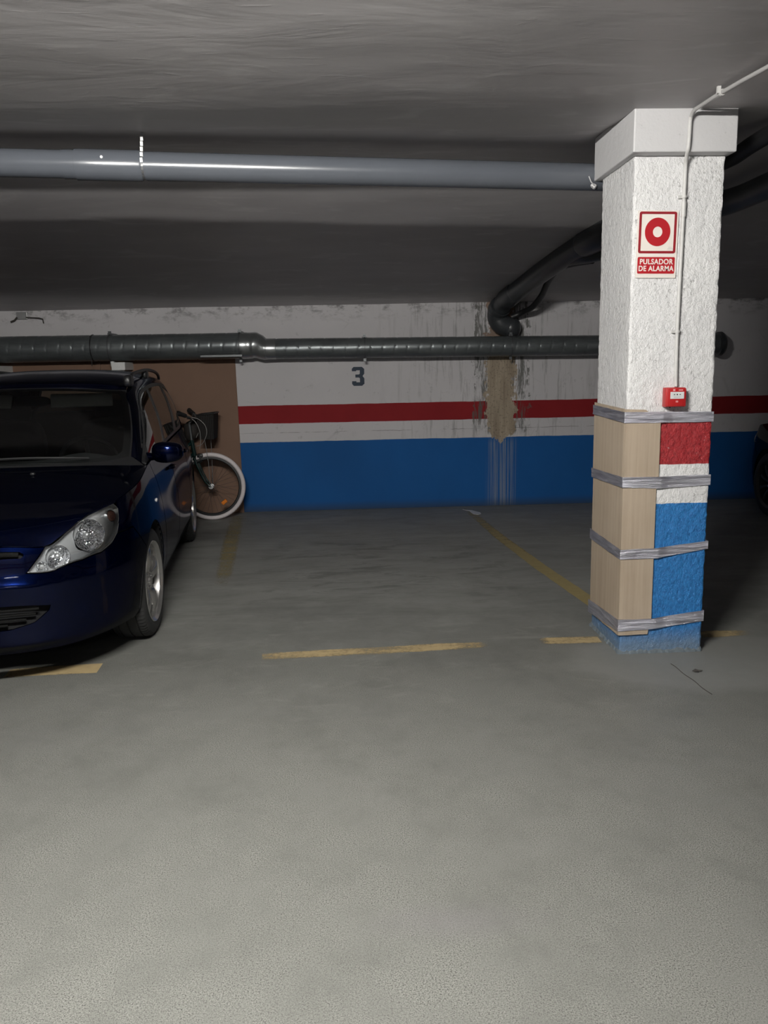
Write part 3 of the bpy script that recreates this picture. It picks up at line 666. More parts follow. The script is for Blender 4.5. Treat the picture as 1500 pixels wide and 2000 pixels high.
    box(b, -1.385, -1.365, 8.462, 8.52, 1.655, 1.68); box(b, -1.02, -1.0, 8.462, 8.52, 1.655, 1.68)
    tag(build('steel_channel', b, M['clampm']), 'short dark steel channel fixed under the wide duct near its reducer', 'channel')
    b = BX(-2.30, -2.165, 8.50, WY - .016, 1.545, 1.625, bev=.006); box(b, -2.32, -2.29, 8.56, 8.62, 1.585, 1.635, bev=.004)
    tag(build('wall_bracket', b, M['white']), 'white block bracket under the duct above the car roof', 'bracket')
    b = bmesh.new(); box(b, -3.44, -3.405, 8.48, WY - .016, 1.50, 1.61, bev=.005)
    tag(build('wall_bracket', b, M['white']), 'white bracket under the duct at the left edge of the picture', 'bracket')

    # black soil pipe coming down the sloping ceiling into the wall
    o = empty('soil_pipe', (1.75, 8.70, 1.95)); tag(o, 'thick dark grey soil pipe coming down the sloping ceiling to a wall elbow', 'pipe'); O = Vector((1.75, 8.70, 1.95))
    P = spline([(1.675, 8.62, 2.12), (1.69, 8.50, 2.175), (1.74, 8.15, 2.235), (1.86, 7.3, 2.375), (1.985, 6.62, 2.47), (2.12, 6.22, 2.52), (2.40, 5.86, 2.545), (2.58, 5.55, 2.55), (2.615, 5.1, 2.555), (2.62, 4.3, 2.56)], 7)
    rr = [.094 - .017 * max(0, min(1, (k / len(P) - .62) / .2)) for k in range(len(P))]; build('pipe', TB([p - O for p in P], rr, 24), M['dark_pvc'], o, smooth=True)
    E = spline([(1.672, 8.635, 2.125), (1.655, 8.70, 2.085), (1.66, 8.735, 2.02), (1.70, 8.74, 1.955), (1.79, 8.745, 1.915)], 6)
    build('elbow', TB([p - O for p in E], [.112] * 6 + [.106] * (len(E) - 7) + [.112], 24), M['dark_pvc'], o, smooth=True)
    b = bmesh.new(); bmesh.ops.create_uvsphere(b, u_segments=24, v_segments=12, radius=.112, matrix=Matrix.Translation(Vector((1.80, 8.745, 1.912)) - O)); build('end_cap', b, M['dark_pvc'], o, smooth=True)
    S = [(1.735, 8.17, 2.232), (1.728, 8.22, 2.226), (1.70, 8.46, 2.185), (1.695, 8.49, 2.18)]
    build('socket', TB([Vector(p) - O for p in S], [.096, .104, .104, .096], 24), M['dark_pvc'], o, smooth=True)
    S = [(1.965, 6.72, 2.458), (1.975, 6.68, 2.463), (2.06, 6.36, 2.503), (2.10, 6.26, 2.515)]
    build('socket', TB([Vector(p) - O for p in S], [.096, .108, .108, .096], 24), M['dark_pvc'], o, smooth=True)
    B = spline([(1.93, 7.02, 2.40), (2.03, 6.75, 2.395), (2.20, 6.55, 2.42), (2.40, 6.45, 2.44), (2.62, 6.35, 2.46)], 6)
    build('branch', TB([p - O for p in B], [.055] + [.075] * 5 + [.078] * (len(B) - 6), 20), M['dark_pvc'], o, smooth=True)['label'] = 'side branch'
    b = TB([Vector((1.70, 7.75, 2.49)) - O, Vector((1.70, 7.75, 2.40)) - O, Vector((1.76, 7.75, 2.35)) - O], .006, 8); build('hanger', b, M['steel'], o)
    H = spline([(1.80, 8.70, 2.02), (1.90, 8.66, 2.06), (1.96, 8.45, 2.10), (1.98, 8.15, 2.185), (1.945, 7.75, 2.28), (1.93, 7.35, 2.345), (1.95, 7.0, 2.345), (2.05, 6.75, 2.34)], 7)
    build('side_hose', TB([p - O for p in H], .030, 12), M['black'], o, smooth=True)['label'] = 'thin black hose curving down beside the thick pipe'
    # old iron hook on the wall, upper left
    o = empty('wall_hook', (-3.26, WY, 2.10)); tag(o, 'small rusty iron hook in the wall above the duct, far left', 'hook')
    build('plate', BX(-.06, .05, -.022, 0, -.02, .055, bev=.004), M['steel'], o)
    b = TB([(-.05, -.03, -.0), (-.07, -.05, -.03), (-.11, -.05, -.045)], .009, 8); tube(b, [(.04, -.03, .0), (.18, -.05, -.01), (.215, -.05, -.02), (.22, -.05, -.06)], .006, 8); build('arm', b, M['leaf'], o, smooth=True)
    # hardboard panels leaning on the wall behind the blue car
    o = empty('hardboard_screen', (-2.3, WY - .01, 0)); tag(o, 'brown hardboard screen against the back wall behind the blue car', 'board')
    e = [-1.098, -2.505, -3.92, -5.3]
    for i in range(3):
        x1, x0 = e[i] - (.0 if i == 0 else .003), e[i + 1]
        b = bmesh.new(); 
        vs = [b.verts.new(p) for p in ((x0 + 2.3, 0, .0), (x1 + 2.3 + (.012 if i == 0 else 0), 0, .0), (x1 + 2.3 - (.008 if i == 0 else 0), .0, 1.655), (x0 + 2.3, .0, 1.655))]
        b.faces.new(vs); g = bmesh.ops.extrude_face_region(b, geom=b.faces[:]); bmesh.ops.translate(b, verts=[v for v in g['geom'] if isinstance(v, bmesh.types.BMVert)], vec=(0, -.010, 0))
        build('panel', b, M['board'], o)

# ------------------------------------------------------------------ lamps
def build_lamps():
    tm = mat('lit_tube', (1, 1, 1), emit=TUBE_COLOUR, estr=1)
    for i, (x, y, z, rz, s) in enumerate(TUBES):
        o = empty('tube_lamp', (x, y, z), rz)
        tag(o, ('white fluorescent batten lamp on the ceiling in front of the bay', 'added fill lamp on the ceiling behind the viewer, built as a white batten', 'white fluorescent batten lamp on the ceiling far to the left')[i], 'lamp')
        build('housing', BX(-.64, .64, -.035, .035, .022, .068, bev=.006), M['fixture'], o)
        build('end_holder', BX(-.635, -.605, -.016, .016, -.016, .022), M['fixture'], o); build('end_holder', BX(.605, .635, -.016, .016, -.016, .022), M['fixture'], o)
        m = tm.copy(); m.node_tree.nodes['Principled BSDF'].inputs['Emission Strength'].default_value = s
        build('lit_tube', LT([(-.604, .013), (.604, .013)], 10, 'x', capa=True, capb=True), m, o, smooth=True)

# ================================================================== CARS
# plan curve of the lower body: parameter u, 0 = nose centre, 1 = just ahead of the wheel arch, then u = 1.4 + b along the side
PU = [0, .12, .24, .35, .45, .55, .65, .75, .86, 1.0, 1.2, 1.4, 2.4, 3.6, 4.1, 4.5, 4.75, 4.85, 5.0]
PL = [0, .15, .29, .40, .485, .565, .64, .705, .76, .805, .835, .845, .850, .850, .842, .80, .70, .55, 0]
PB = [-.89, -.886, -.872, -.845, -.805, -.75, -.675, -.59, -.49, -.37, -.19, 0, 1.0, 2.2, 2.7, 3.15, 3.42, 3.50, 3.55]
def top_z(u): return cr([0, .25, .40, .47, .56, .66, .76, .84, 1.0, 1.4, 1.75, 2.4, 3.4, 4.5, 4.8, 5.0],
                        [.725, .722, .706, .712, .772, .822, .845, .858, .885, .922, .955, .975, 1.005, 1.035, 1.03, 1.03], u)
def bot_z(u): return cr([0, .5, 1.0, 1.4, 2.0, 3.6, 4.4, 5.0], [.185, .195, .215, .21, .20, .20, .23, .26], u)
def body(u, v):
    """lower body surface, v 0 = bottom lip, 1 = shoulder"""
    l = cr(PU, PL, u); b = cr(PU, PB, u)
    z = bot_z(u) + (top_z(u) - bot_z(u)) * v
    fw = max(0, 1 - max(0, u - .3) / 1.0); rw = max(0, min(1, (u - 4.2) / .5))
    k = cr([.18, .26, .36, .47, .57, .68, .78, .86, .93, 1.04], [.945, .985, 1.008, 1.018, 1.018, 1.008, .992, .972, .945, .915], z)
    kf = cr([.18, .26, .36, .47, .57, .68, .78, .86, .93, 1.04], [.97, 1.0, 1.01, 1.01, 1.01, 1.0, .985, .972, .96, .95], z)
    k = kf * fw + k * (1 - fw)
    dF = cr([.18, .215, .245, .30, .40, .50, .535, .56, .60, .66, .72, .80, .88], [.075, .045, .012, .012, .008, .001, 0, .010, .020, .028, .043, .075, .11], z)
    dR = cr([.2, .3, .5, .65, .8, 1.04], [-.04, 0, 0, -.02, -.05, -.10], z)
    bulge = .012 * math.exp(-((u - 1.4) / .45) ** 2) + .012 * math.exp(-((u - 4.1) / .45) ** 2)
    crease = -.010 * math.exp(-((z - .62) / .05) ** 2) if 1.6 < u < 3.9 else 0
    return np.array([l * k + (bulge if l > .5 else 0), b + dF * fw + dR * rw, z])
def net(rows, s, t):
    """Catmull-Rom surface through a control net; s along a row, t across the rows (both 0..1)"""
    n, m = len(rows), len(rows[0]); ks = [i / (m - 1) for i in range(m)]; kt = [i / (n - 1) for i in range(n)]
    c = [[cr(ks, [p[d] for p in r], s) for d in range(3)] for r in rows]
    return np.array([cr(kt, [q[d] for q in c], t) for d in range(3)])
def edge_front(u): return body(u, 1.0)
def hood(s, t):
    """s 0 = centre line .. 1 = seam, t 0 = leading edge .. 1 = cowl"""
    # seam side follows the top edge of the lower body from u=.42 to 1.74
    us = .42 + t * (1.74 - .42); e = edge_front(us)
    cz = cr([0, .08, .2, .4, .6, .8, 1], [.725, .765, .806, .868, .921, .966, .992], t)
    cb = cr([0, .08, .2, .4, .6, .8, 1], [-.85, -.80, -.72, -.52, -.30, -.08, .10], t)
    f = edge_front(.42 * s)
    w = s ** 2.2
    l = e[0] * s; b = cb + (e[1] - cb) * w; z = cz + (e[2] - cz) * s ** 2.6
    lead = np.array([f[0], f[1], f[2]]); q = max(0, 1 - t / .10)
    q = q * q * (3 - 2 * q)
    return np.array([l, b, z]) * (1 - q) + lead * q
# glass house curves
WS = [ # windscreen net, rows cowl -> header, columns centre -> pillar
 [(0, .10, .995), (.20, .115, .993), (.40, .17, .990), (.57, .28, .990), (.700, .40, 1.005)],
 [(0, .38, 1.15), (.20, .39, 1.148), (.40, .44, 1.145), (.56, .535, 1.14), (.683, .64, 1.145)],
 [(0, .67, 1.302), (.19, .68, 1.300), (.38, .725, 1.292), (.53, .80, 1.28), (.640, .885, 1.285)],
 [(0, .94, 1.428), (.19, .95, 1.426), (.36, .985, 1.418), (.495, 1.04, 1.405), (.590, 1.10, 1.400)]]
def wscreen(s, t): return net(WS, s, t)
PILLAR = [ # pillar/roof side strip: inner line, mid, outer line ; rows along the length
 [(.700, .40, 1.005), (.730, .39, .995), (.765, .36, .960)],
 [(.683, .64, 1.145), (.716, .66, 1.128), (.738, .69, 1.095)],
 [(.640, .885, 1.285), (.676, .92, 1.268), (.698, .95, 1.238)],
 [(.590, 1.10, 1.400), (.632, 1.15, 1.388), (.655, 1.20, 1.358)],
 [(.575, 1.60, 1.470), (.620, 1.62, 1.450), (.645, 1.66, 1.415)],
 [(.570, 2.20, 1.487), (.615, 2.20, 1.467), (.640, 2.20, 1.430)],
 [(.560, 2.85, 1.468), (.603, 2.85, 1.448), (.632, 2.85, 1.410)],
 [(.530, 3.25, 1.425), (.575, 3.24, 1.405), (.610, 3.22, 1.365)]]
def pillar_strip(s, t): return net(PILLAR, s, t)
def belt(b): e = body(1.4 + b, 1.0); return np.array([e[0] - .012, e[1], e[2] + .004])
def outer(b):
    """lower line of the pillar strip as a function of b"""
    bs = [r[2][1] for r in PILLAR]; return np.array([cr(bs, [r[2][0] for r in PILLAR], b), b, cr(bs, [r[2][2] for r in PILLAR], b)])
def sidewin(b, t):
    """side glass surface, t 0 = belt .. 1 = roof side"""
    lo = belt(b); hi = outer(max(b, .36)); p = lo + (hi - lo) * t
    p[1] = b; p[0] += .020 * math.sin(math.pi * t) * min(1, (hi[2] - lo[2]) / .3); return p
ROOF = [
 [(0, .94, 1.428), (.19, .95, 1.426), (.36, .985, 1.418), (.495, 1.04, 1.405), (.590, 1.10, 1.400)],
 [(0, 1.05, 1.470), (.19, 1.06, 1.468), (.36, 1.09, 1.462), (.49, 1.13, 1.450), (.586, 1.20, 1.426)],
 [(0, 1.60, 1.535), (.19, 1.60, 1.533), (.36, 1.60, 1.524), (.49, 1.60, 1.506), (.575, 1.60, 1.470)],
 [(0, 2.25, 1.545), (.19, 2.25, 1.543), (.36, 2.25, 1.535), (.49, 2.22, 1.518), (.570, 2.20, 1.487)],
 [(0, 2.85, 1.520), (.19, 2.85, 1.518), (.36, 2.85, 1.510), (.48, 2.85, 1.496), (.560, 2.85, 1.468)],
 [(0, 3.32, 1.468), (.19, 3.32, 1.466), (.34, 3.31, 1.460), (.45, 3.29, 1.447), (.530, 3.25, 1.425)]]
def roof(s, t): return net(ROOF, s, t)

TAIL = [[(0, 3.32, 1.468), (.19, 3.32, 1.466), (.34, 3.31, 1.460), (.45, 3.29, 1.447), (.530, 3.25, 1.425), (.612, 3.215, 1.365)],
        [(0, 3.42, 1.25), (.22, 3.42, 1.25), (.40, 3.40, 1.248), (.52, 3.37, 1.24), (.60, 3.33, 1.225), (.672, 3.27, 1.20)],
        [(0, 3.455, 1.03), (.26, 3.445, 1.03), (.46, 3.41, 1.03), (.60, 3.36, 1.03), (.69, 3.29, 1.03), (.735, 3.22, 1.035)]]
def tail(s, t): return net(TAIL, s, t)
def sym(f):
    """surface mirrored for a negative first parameter"""
    def g(s, t):
        p = f(abs(s), t); return p * np.array([-1, 1, 1]) if s < 0 else p
    return g
def flip(f):
    def g(s, t): return f(s, t) * np.array([-1, 1, 1])
    return g
def zv(u, z): return (z - bot_z(u)) / (top_z(u) - bot_z(u))
INSIDE = np.array([0, 1.3, .75])
def in_poly(p, poly):
    x, y = p; c = False; j = len(poly) - 1
    for i in range(len(poly)):
        a, b = poly[i], poly[j]
        if (a[1] > y) != (b[1] > y) and x < (b[0] - a[0]) * (y - a[1]) / (b[1] - a[1]) + a[0]: c = not c
        j = i
    return c
def resample(poly, step, kx, ky, closed=True):
    out = []
    for i in range(len(poly) if closed else len(poly) - 1):
        a, b = poly[i], poly[(i + 1) % len(poly)]; L = math.hypot((b[0] - a[0]) * kx, (b[1] - a[1]) * ky); n = max(1, int(round(L / step)))
        out += [(a[0] + (b[0] - a[0]) * k / n, a[1] + (b[1] - a[1]) * k / n) for k in range(n)]
    return out
def normal_at(f, s, t, e=2e-3):
    du = f(s + e, t) - f(s - e, t); dv = f(s, t + e) - f(s, t - e); n = np.cross(du, dv); L = np.linalg.norm(n)
    return n / L if L > 1e-12 else np.array([0, 0, 1.])
def panel(name, f, poly, m, parent, holes=(), step=.045, kx=1, ky=.75, off=0.0, lip=.012, gap=.0022, loc=(0, 0, 0), rnd=False):
    """a body panel: region `poly` (with holes) of the surface f, plus a turned-in edge"""
    # shrink the outline a little so that a shut line stays open
    def shrink(P, d, sgn):
        A = sum((P[i][0] * P[(i + 1) % len(P)][1] - P[(i + 1) % len(P)][0] * P[i][1]) for i in range(len(P))) * kx * ky
        o = 1 if A > 0 else -1; out = []
        for i in range(len(P)):
            a, b, c = P[i - 1], P[i], P[(i + 1) % len(P)]
            e1 = Vector(((b[0] - a[0]) * kx, (b[1] - a[1]) * ky)); e2 = Vector(((c[0] - b[0]) * kx, (c[1] - b[1]) * ky))
            if e1.length < 1e-9 or e2.length < 1e-9: out.append(b); continue
            e1.normalize(); e2.normalize(); n = Vector((-(e1.y + e2.y), e1.x + e2.x))
            if n.length < 1e-6: out.append(b); continue
            n.normalize(); out.append((b[0] + o * sgn * n.x * d / kx, b[1] + o * sgn * n.y * d / ky))
        return out
    loops = [shrink(resample(poly, step, kx, ky), gap, 1)] + [resample(h, step * .6, kx, ky) for h in holes]
    V, E, ls = [], [], []
    for L in loops:
        i0 = len(V); V += [Vector((p[0] * kx, p[1] * ky)) for p in L]; n = len(L); E += [(i0 + k, i0 + (k + 1) % n) for k in range(n)]
        ls.append(L)
    xs = [p[0] for p in ls[0]]; ys = [p[1] for p in ls[0]]; nb = len(V)
    x = min(xs) + step / kx * .5
    B = np.array([[v.x, v.y] for v in V])
    while x < max(xs):
        y = min(ys) + step / ky * .5
        while y < max(ys):
            if in_poly((x, y), ls[0]) and not any(in_poly((x, y), h) for h in ls[1:]):
                if np.min((B[:, 0] - x * kx) ** 2 + (B[:, 1] - y * ky) ** 2) > (.5 * step) ** 2: V.append(Vector((x * kx, y * ky)))
            y += step / ky
        x += step / kx
    co, _, fa, *_r = delaunay_2d_cdt(V, E, [], 0, 1e-6)
    P = [(c.x / kx, c.y / ky) for c in co]; tri = []
    for t in fa:
        g = (sum(P[i][0] for i in t) / len(t), sum(P[i][1] for i in t) / len(t))
        if in_poly(g, ls[0]) and not any(in_poly(g, h) for h in ls[1:]): tri.append(list(t))
    pos, nor = [], []
    for p in P:
        n = normal_at(f, *p); q = f(*p)
        if np.dot(n, q - INSIDE) < 0: n = -n
        pos.append(q + n * off); nor.append(n)
    # orient
    F = []
    for t in tri:
        a, b, c = (pos[i] for i in t[:3]); n = np.cross(b - a, c - a)
        F.append(t if np.dot(n, nor[t[0]]) > 0 else t[::-1])
    verts = list(pos); vn = list(nor)
    if lip:
        cnt = {}
        for t in F:
            for k in range(len(t)):
                e = (t[k], t[(k + 1) % len(t)]); cnt[tuple(sorted(e))] = cnt.get(tuple(sorted(e)), []) + [e]
        for es in cnt.values():
            if len(es) == 1:
                a, b = es[0]; i0 = len(verts)
                d = pos[b] - pos[a]; sn = np.cross(d, nor[a]); L = np.linalg.norm(sn); sn = sn / L if L > 0 else nor[a]
                verts += [pos[a], pos[b], pos[b] - nor[b] * lip, pos[a] - nor[a] * lip]; vn += [sn] * 4; F.append([i0 + 1, i0, i0 + 3, i0 + 2])
    me = bpy.data.meshes.new(name); L0 = np.array(loc)
    me.from_pydata([tuple(v - L0) for v in verts], [], F); me.polygons.foreach_set('use_smooth', [True] * len(me.polygons)); me.update()
    me.normals_split_custom_set_from_vertices([tuple(n) for n in vn])
    return link(name, me, m, parent, loc)

def arc(cb, z0, R, a0, a1, n=18):
    """points of a wheel arch in (u, v)"""
    out = []
    for k in range(n + 1):
        a = math.radians(a0 + (a1 - a0) * k / n); u = 1.4 + cb + R * math.cos(a); z = z0 + R * math.sin(a); out.append((u, zv(u, z)))
    return out
HEAD = [(.431, .995), (.402, .921), (.333, .77), (.40, .768), (.488, .768), (.599, .703), (.703, .681), (.773, .711), (.822, .767), (.855, .859), (.866, .935), (.835, .985), (.747, .988), (.60, .985), (.482, .997)]
WB, RW = 2.708, .352
FA1 = arc(0, .318, RW, 196, 136, 8); FA2 = arc(0, .318, RW, 136, -16, 16)       # front wheel arch, front to rear (over the top)
RA = arc(WB, .318, RW, 197, -17)

def make_wheel(paint_rim='alloy', spokes=5, steer=0):
    """wheel around its own centre, outer face towards +x"""
    R, W, rr = .317, .205, .232
    prof = [(-.5 * W, rr - .004), (-.53 * W, .262), (-.50 * W, .292), (-.44 * W, .309)]
    tread = []
    for g in (-.26, 0, .26): tread += [(g * W - .0050, R), (g * W - .0045, R - .008), (g * W + .0045, R - .008), (g * W + .0050, R)]
    prof += [(-.41 * W, .3145)] + tread + [(.41 * W, .3145), (.44 * W, .309), (.47 * W, .301), (.50 * W, .292), (.53 * W, .262), (.515 * W, .240), (.5 * W, rr - .004)]
    seg = 216
    def fn(a, r, th):
        k = int(round(th / (2 * math.pi) * seg))
        if r > .307 and abs(a) > .30 * W and k % 3 == 0: return r - .006
        return r
    wh = build('wheel', LT(prof, seg, 'x', fn=fn), M['rubber'], None, smooth=True)
    wh['label'] = 'black tyre and light alloy rim'
    # rim barrel and lip
    o = .5 * W
    b = LT([(-.09, rr - .012), (o - .03, rr - .022), (o - .012, rr - .018), (o - .006, rr - .010), (o + .002, rr - .004), (o + .006, rr + .001), (o + .002, rr + .004), (o - .006, rr + .003)], 64, 'x')
    rim = build('rim', b, M[paint_rim], wh, smooth=True)
    b = bmesh.new()
    n = spokes; half = math.pi / n; nr, na = 14, 12
    for s in range(n):
        th0 = 2 * math.pi * s / n + .3; rows = []
        for i in range(nr + 1):
            t = i / nr; r = .052 + (rr - .016 - .052) * t
            wa = half * (1.0 - 1.55 * t + 1.10 * t * t) * (.96 if n == 5 else .62) if n == 5 else half * (.98 - 1.25 * t + .75 * t * t) * .8
            x = o - .034 + .014 * math.sin(math.pi * min(1, t * 1.05)) + .010 * t
            row = []
            for j in range(na + 1):
                q = j / na * 2 - 1; th = th0 + q * wa; crown = (1 - q * q) * .007 - (abs(q) ** 6) * .012
                row.append(b.verts.new((x + crown, r * math.cos(th), r * math.sin(th))))
            bk = [b.verts.new((v.co.x - .030, v.co.y, v.co.z)) for v in (row[0], row[-1])]; rows.append((row, bk))
        for (A, ab), (B, bb) in zip(rows, rows[1:]):
            for j in range(na): b.faces.new((A[j], A[j + 1], B[j + 1], B[j]))
            b.faces.new((A[0], B[0], bb[0], ab[0])); b.faces.new((A[-1], ab[1], bb[1], B[-1]))
    build('spokes', b, M[paint_rim], wh, smooth=True)
    b = LT([(o - .06, .062), (o - .030, .062), (o - .024, .056), (o - .026, .034), (o - .018, .031), (o - .014, .026), (o - .013, 0)], 40, 'x'); build('hub', b, M[paint_rim], wh, smooth=True)
    for k in range(4):
        b = bmesh.new(); a = 2 * math.pi * k / 4 + .5; lathe(b, [(o - .032, .010), (o - .014, .0085), (o - .012, .006), (o - .012, 0)], 12, 'x', (0, .046 * math.cos(a), .046 * math.sin(a)))
        build('wheel_bolt', b, M['chrome'], wh, smooth=True)
    b = LT([(o - .085, .06), (o - .085, .138), (o - .100, .140), (o - .100, .06)], 48, 'x'); build('brake_disc', b, M['steel'], wh, smooth=True)
    b = LT([(-.05, 0), (-.05, rr - .015)], 40, 'x'); build('wheel_back', b, M['dark'], wh)
    return wh

def make_headlight(car, side):
    f = body if side > 0 else flip(body); S = side
    def surf_off(d):
        def g(u, v): 
            p = f(u, v); n = normal_at(f, u, v)
            if np.dot(n, p - INSIDE) < 0: n = -n
            return p - n * d
        return g
    hs = panel('headlight', surf_off(.030), HEAD, M['silver'], car, step=.022, lip=0, gap=.001, off=0, holes=[[(u + r * math.cos(2 * math.pi * k / 20) / 1.08, v + r * math.sin(2 * math.pi * k / 20) / .66) for k in range(20)] for u, v, r in ((.655, .845, .073), (.485, .862, .051), (.402, .812, .023))])
    hs['label'] = 'clear headlight with chrome reflectors'
    # side wall of the lamp
    loop = resample(HEAD, .02, 1, .75); b = bmesh.new(); A = [b.verts.new(tuple(f(*p))) for p in loop]; B = [b.verts.new(tuple(surf_off(.031)(*p))) for p in loop]
    for i in range(len(A)): b.faces.new((A[i - 1], A[i], B[i], B[i - 1]))
    build('lamp_rim', b, M['steel'], hs, smooth=True)
    panel('lens', f, HEAD, M['lens'], hs, step=.03, lip=0, gap=.002, off=.0005)
    def bowl(u, v, r, depth, name, fac, tilt, mt='facets'):
        c = surf_off(.010)(u, v); n = normal_at(f, u, v)
        if np.dot(n, c - INSIDE) < 0: n = -n
        ax = Vector(n) * .65 + Vector((0, -1, .02)) * .35; ax.normalize()
        b = bmesh.new(); prof = [(.004, r * 1.07), (.006, r * 1.03), (0, r)] + [(-depth * math.sin(k / 6 * math.pi / 2), r * math.cos(k / 6 * math.pi / 2) * 1.0 + .0001) for k in range(1, 7)]
        lathe(b, prof, fac, 'z'); R = Vector((0, 0, 1)).rotation_difference(ax).to_matrix().to_4x4(); b.transform(Matrix.Translation(Vector(c)) @ R)
        o = build(name, b, M[mt], hs, recalc=True)
        b = bmesh.new(); lathe(b, [(-depth * .95, .016), (-depth * .5, .014), (-depth * .25, .010), (-depth * .2, 0)], 14, 'z'); b.transform(Matrix.Translation(Vector(c)) @ R); build('bulb', b, M['steel'], hs, smooth=True)
        return o
    bowl(.655, .845, .074, .055, 'reflector', 22, 0); bowl(.485, .862, .053, .045, 'reflector', 16, 0); bowl(.402, .812, .024, .02, 'reflector', 12, 0)
    pts = [Vector(f(*p)) for p in resample(HEAD[2:10], .03, 1, .75, False)]; build('gasket', TB(pts, .0035, 6), M['black'], hs, smooth=True)
    # amber indicator
    c = surf_off(.010)(.812, .905); n = normal_at(f, .812, .905)
    if np.dot(n, c - INSIDE) < 0: n = -n
    b = bmesh.new(); lathe(b, [(-.02, .027), (.0, .027), (.006, .020), (.008, .0)], 24, 'z'); b.transform(Matrix.Translation(Vector(c)) @ Vector((0, 0, 1)).rotation_difference(Vector(n)).to_matrix().to_4x4())
    build('turn_signal', b, M['smoke'], hs, smooth=True)['label'] = 'brown amber indicator bulb'
    b = bmesh.new(); lathe(b, [(-.018, .033), (.004, .033), (.004, .028), (-.01, .028)], 24, 'z'); b.transform(Matrix.Translation(Vector(c)) @ Vector((0, 0, 1)).rotation_difference(Vector(n)).to_matrix().to_4x4())
    build('signal_bezel', b, M['chrome'], hs, smooth=True)
    return hs

def ellipsoid_box(bm, c, r, p=2.6, seg=20, rings=12, fn=None):
    """rounded block (superellipsoid)"""
    def pw(v): return math.copysign(abs(v) ** (2 / p), v)
    R = []
    for i in range(rings + 1):
        ph = -math.pi / 2 + math.pi * i / rings; row = []
        for k in range(seg):
            th = 2 * math.pi * k / seg; q = Vector((r[0] * pw(math.cos(ph)) * pw(math.cos(th)), r[1] * pw(math.cos(ph)) * pw(math.sin(th)), r[2] * pw(math.sin(ph))))
            if fn: q = fn(q)
            row.append(bm.verts.new(Vector(c) + q))
        R.append(row)
    for A, B in zip(R, R[1:]):
        for k in range(seg):
            try: bm.faces.new((A[k], A[(k + 1) % seg], B[(k + 1) % seg], B[k]))
            except ValueError: pass
    bmesh.ops.remove_doubles(bm, verts=bm.verts, dist=1e-5); return bm

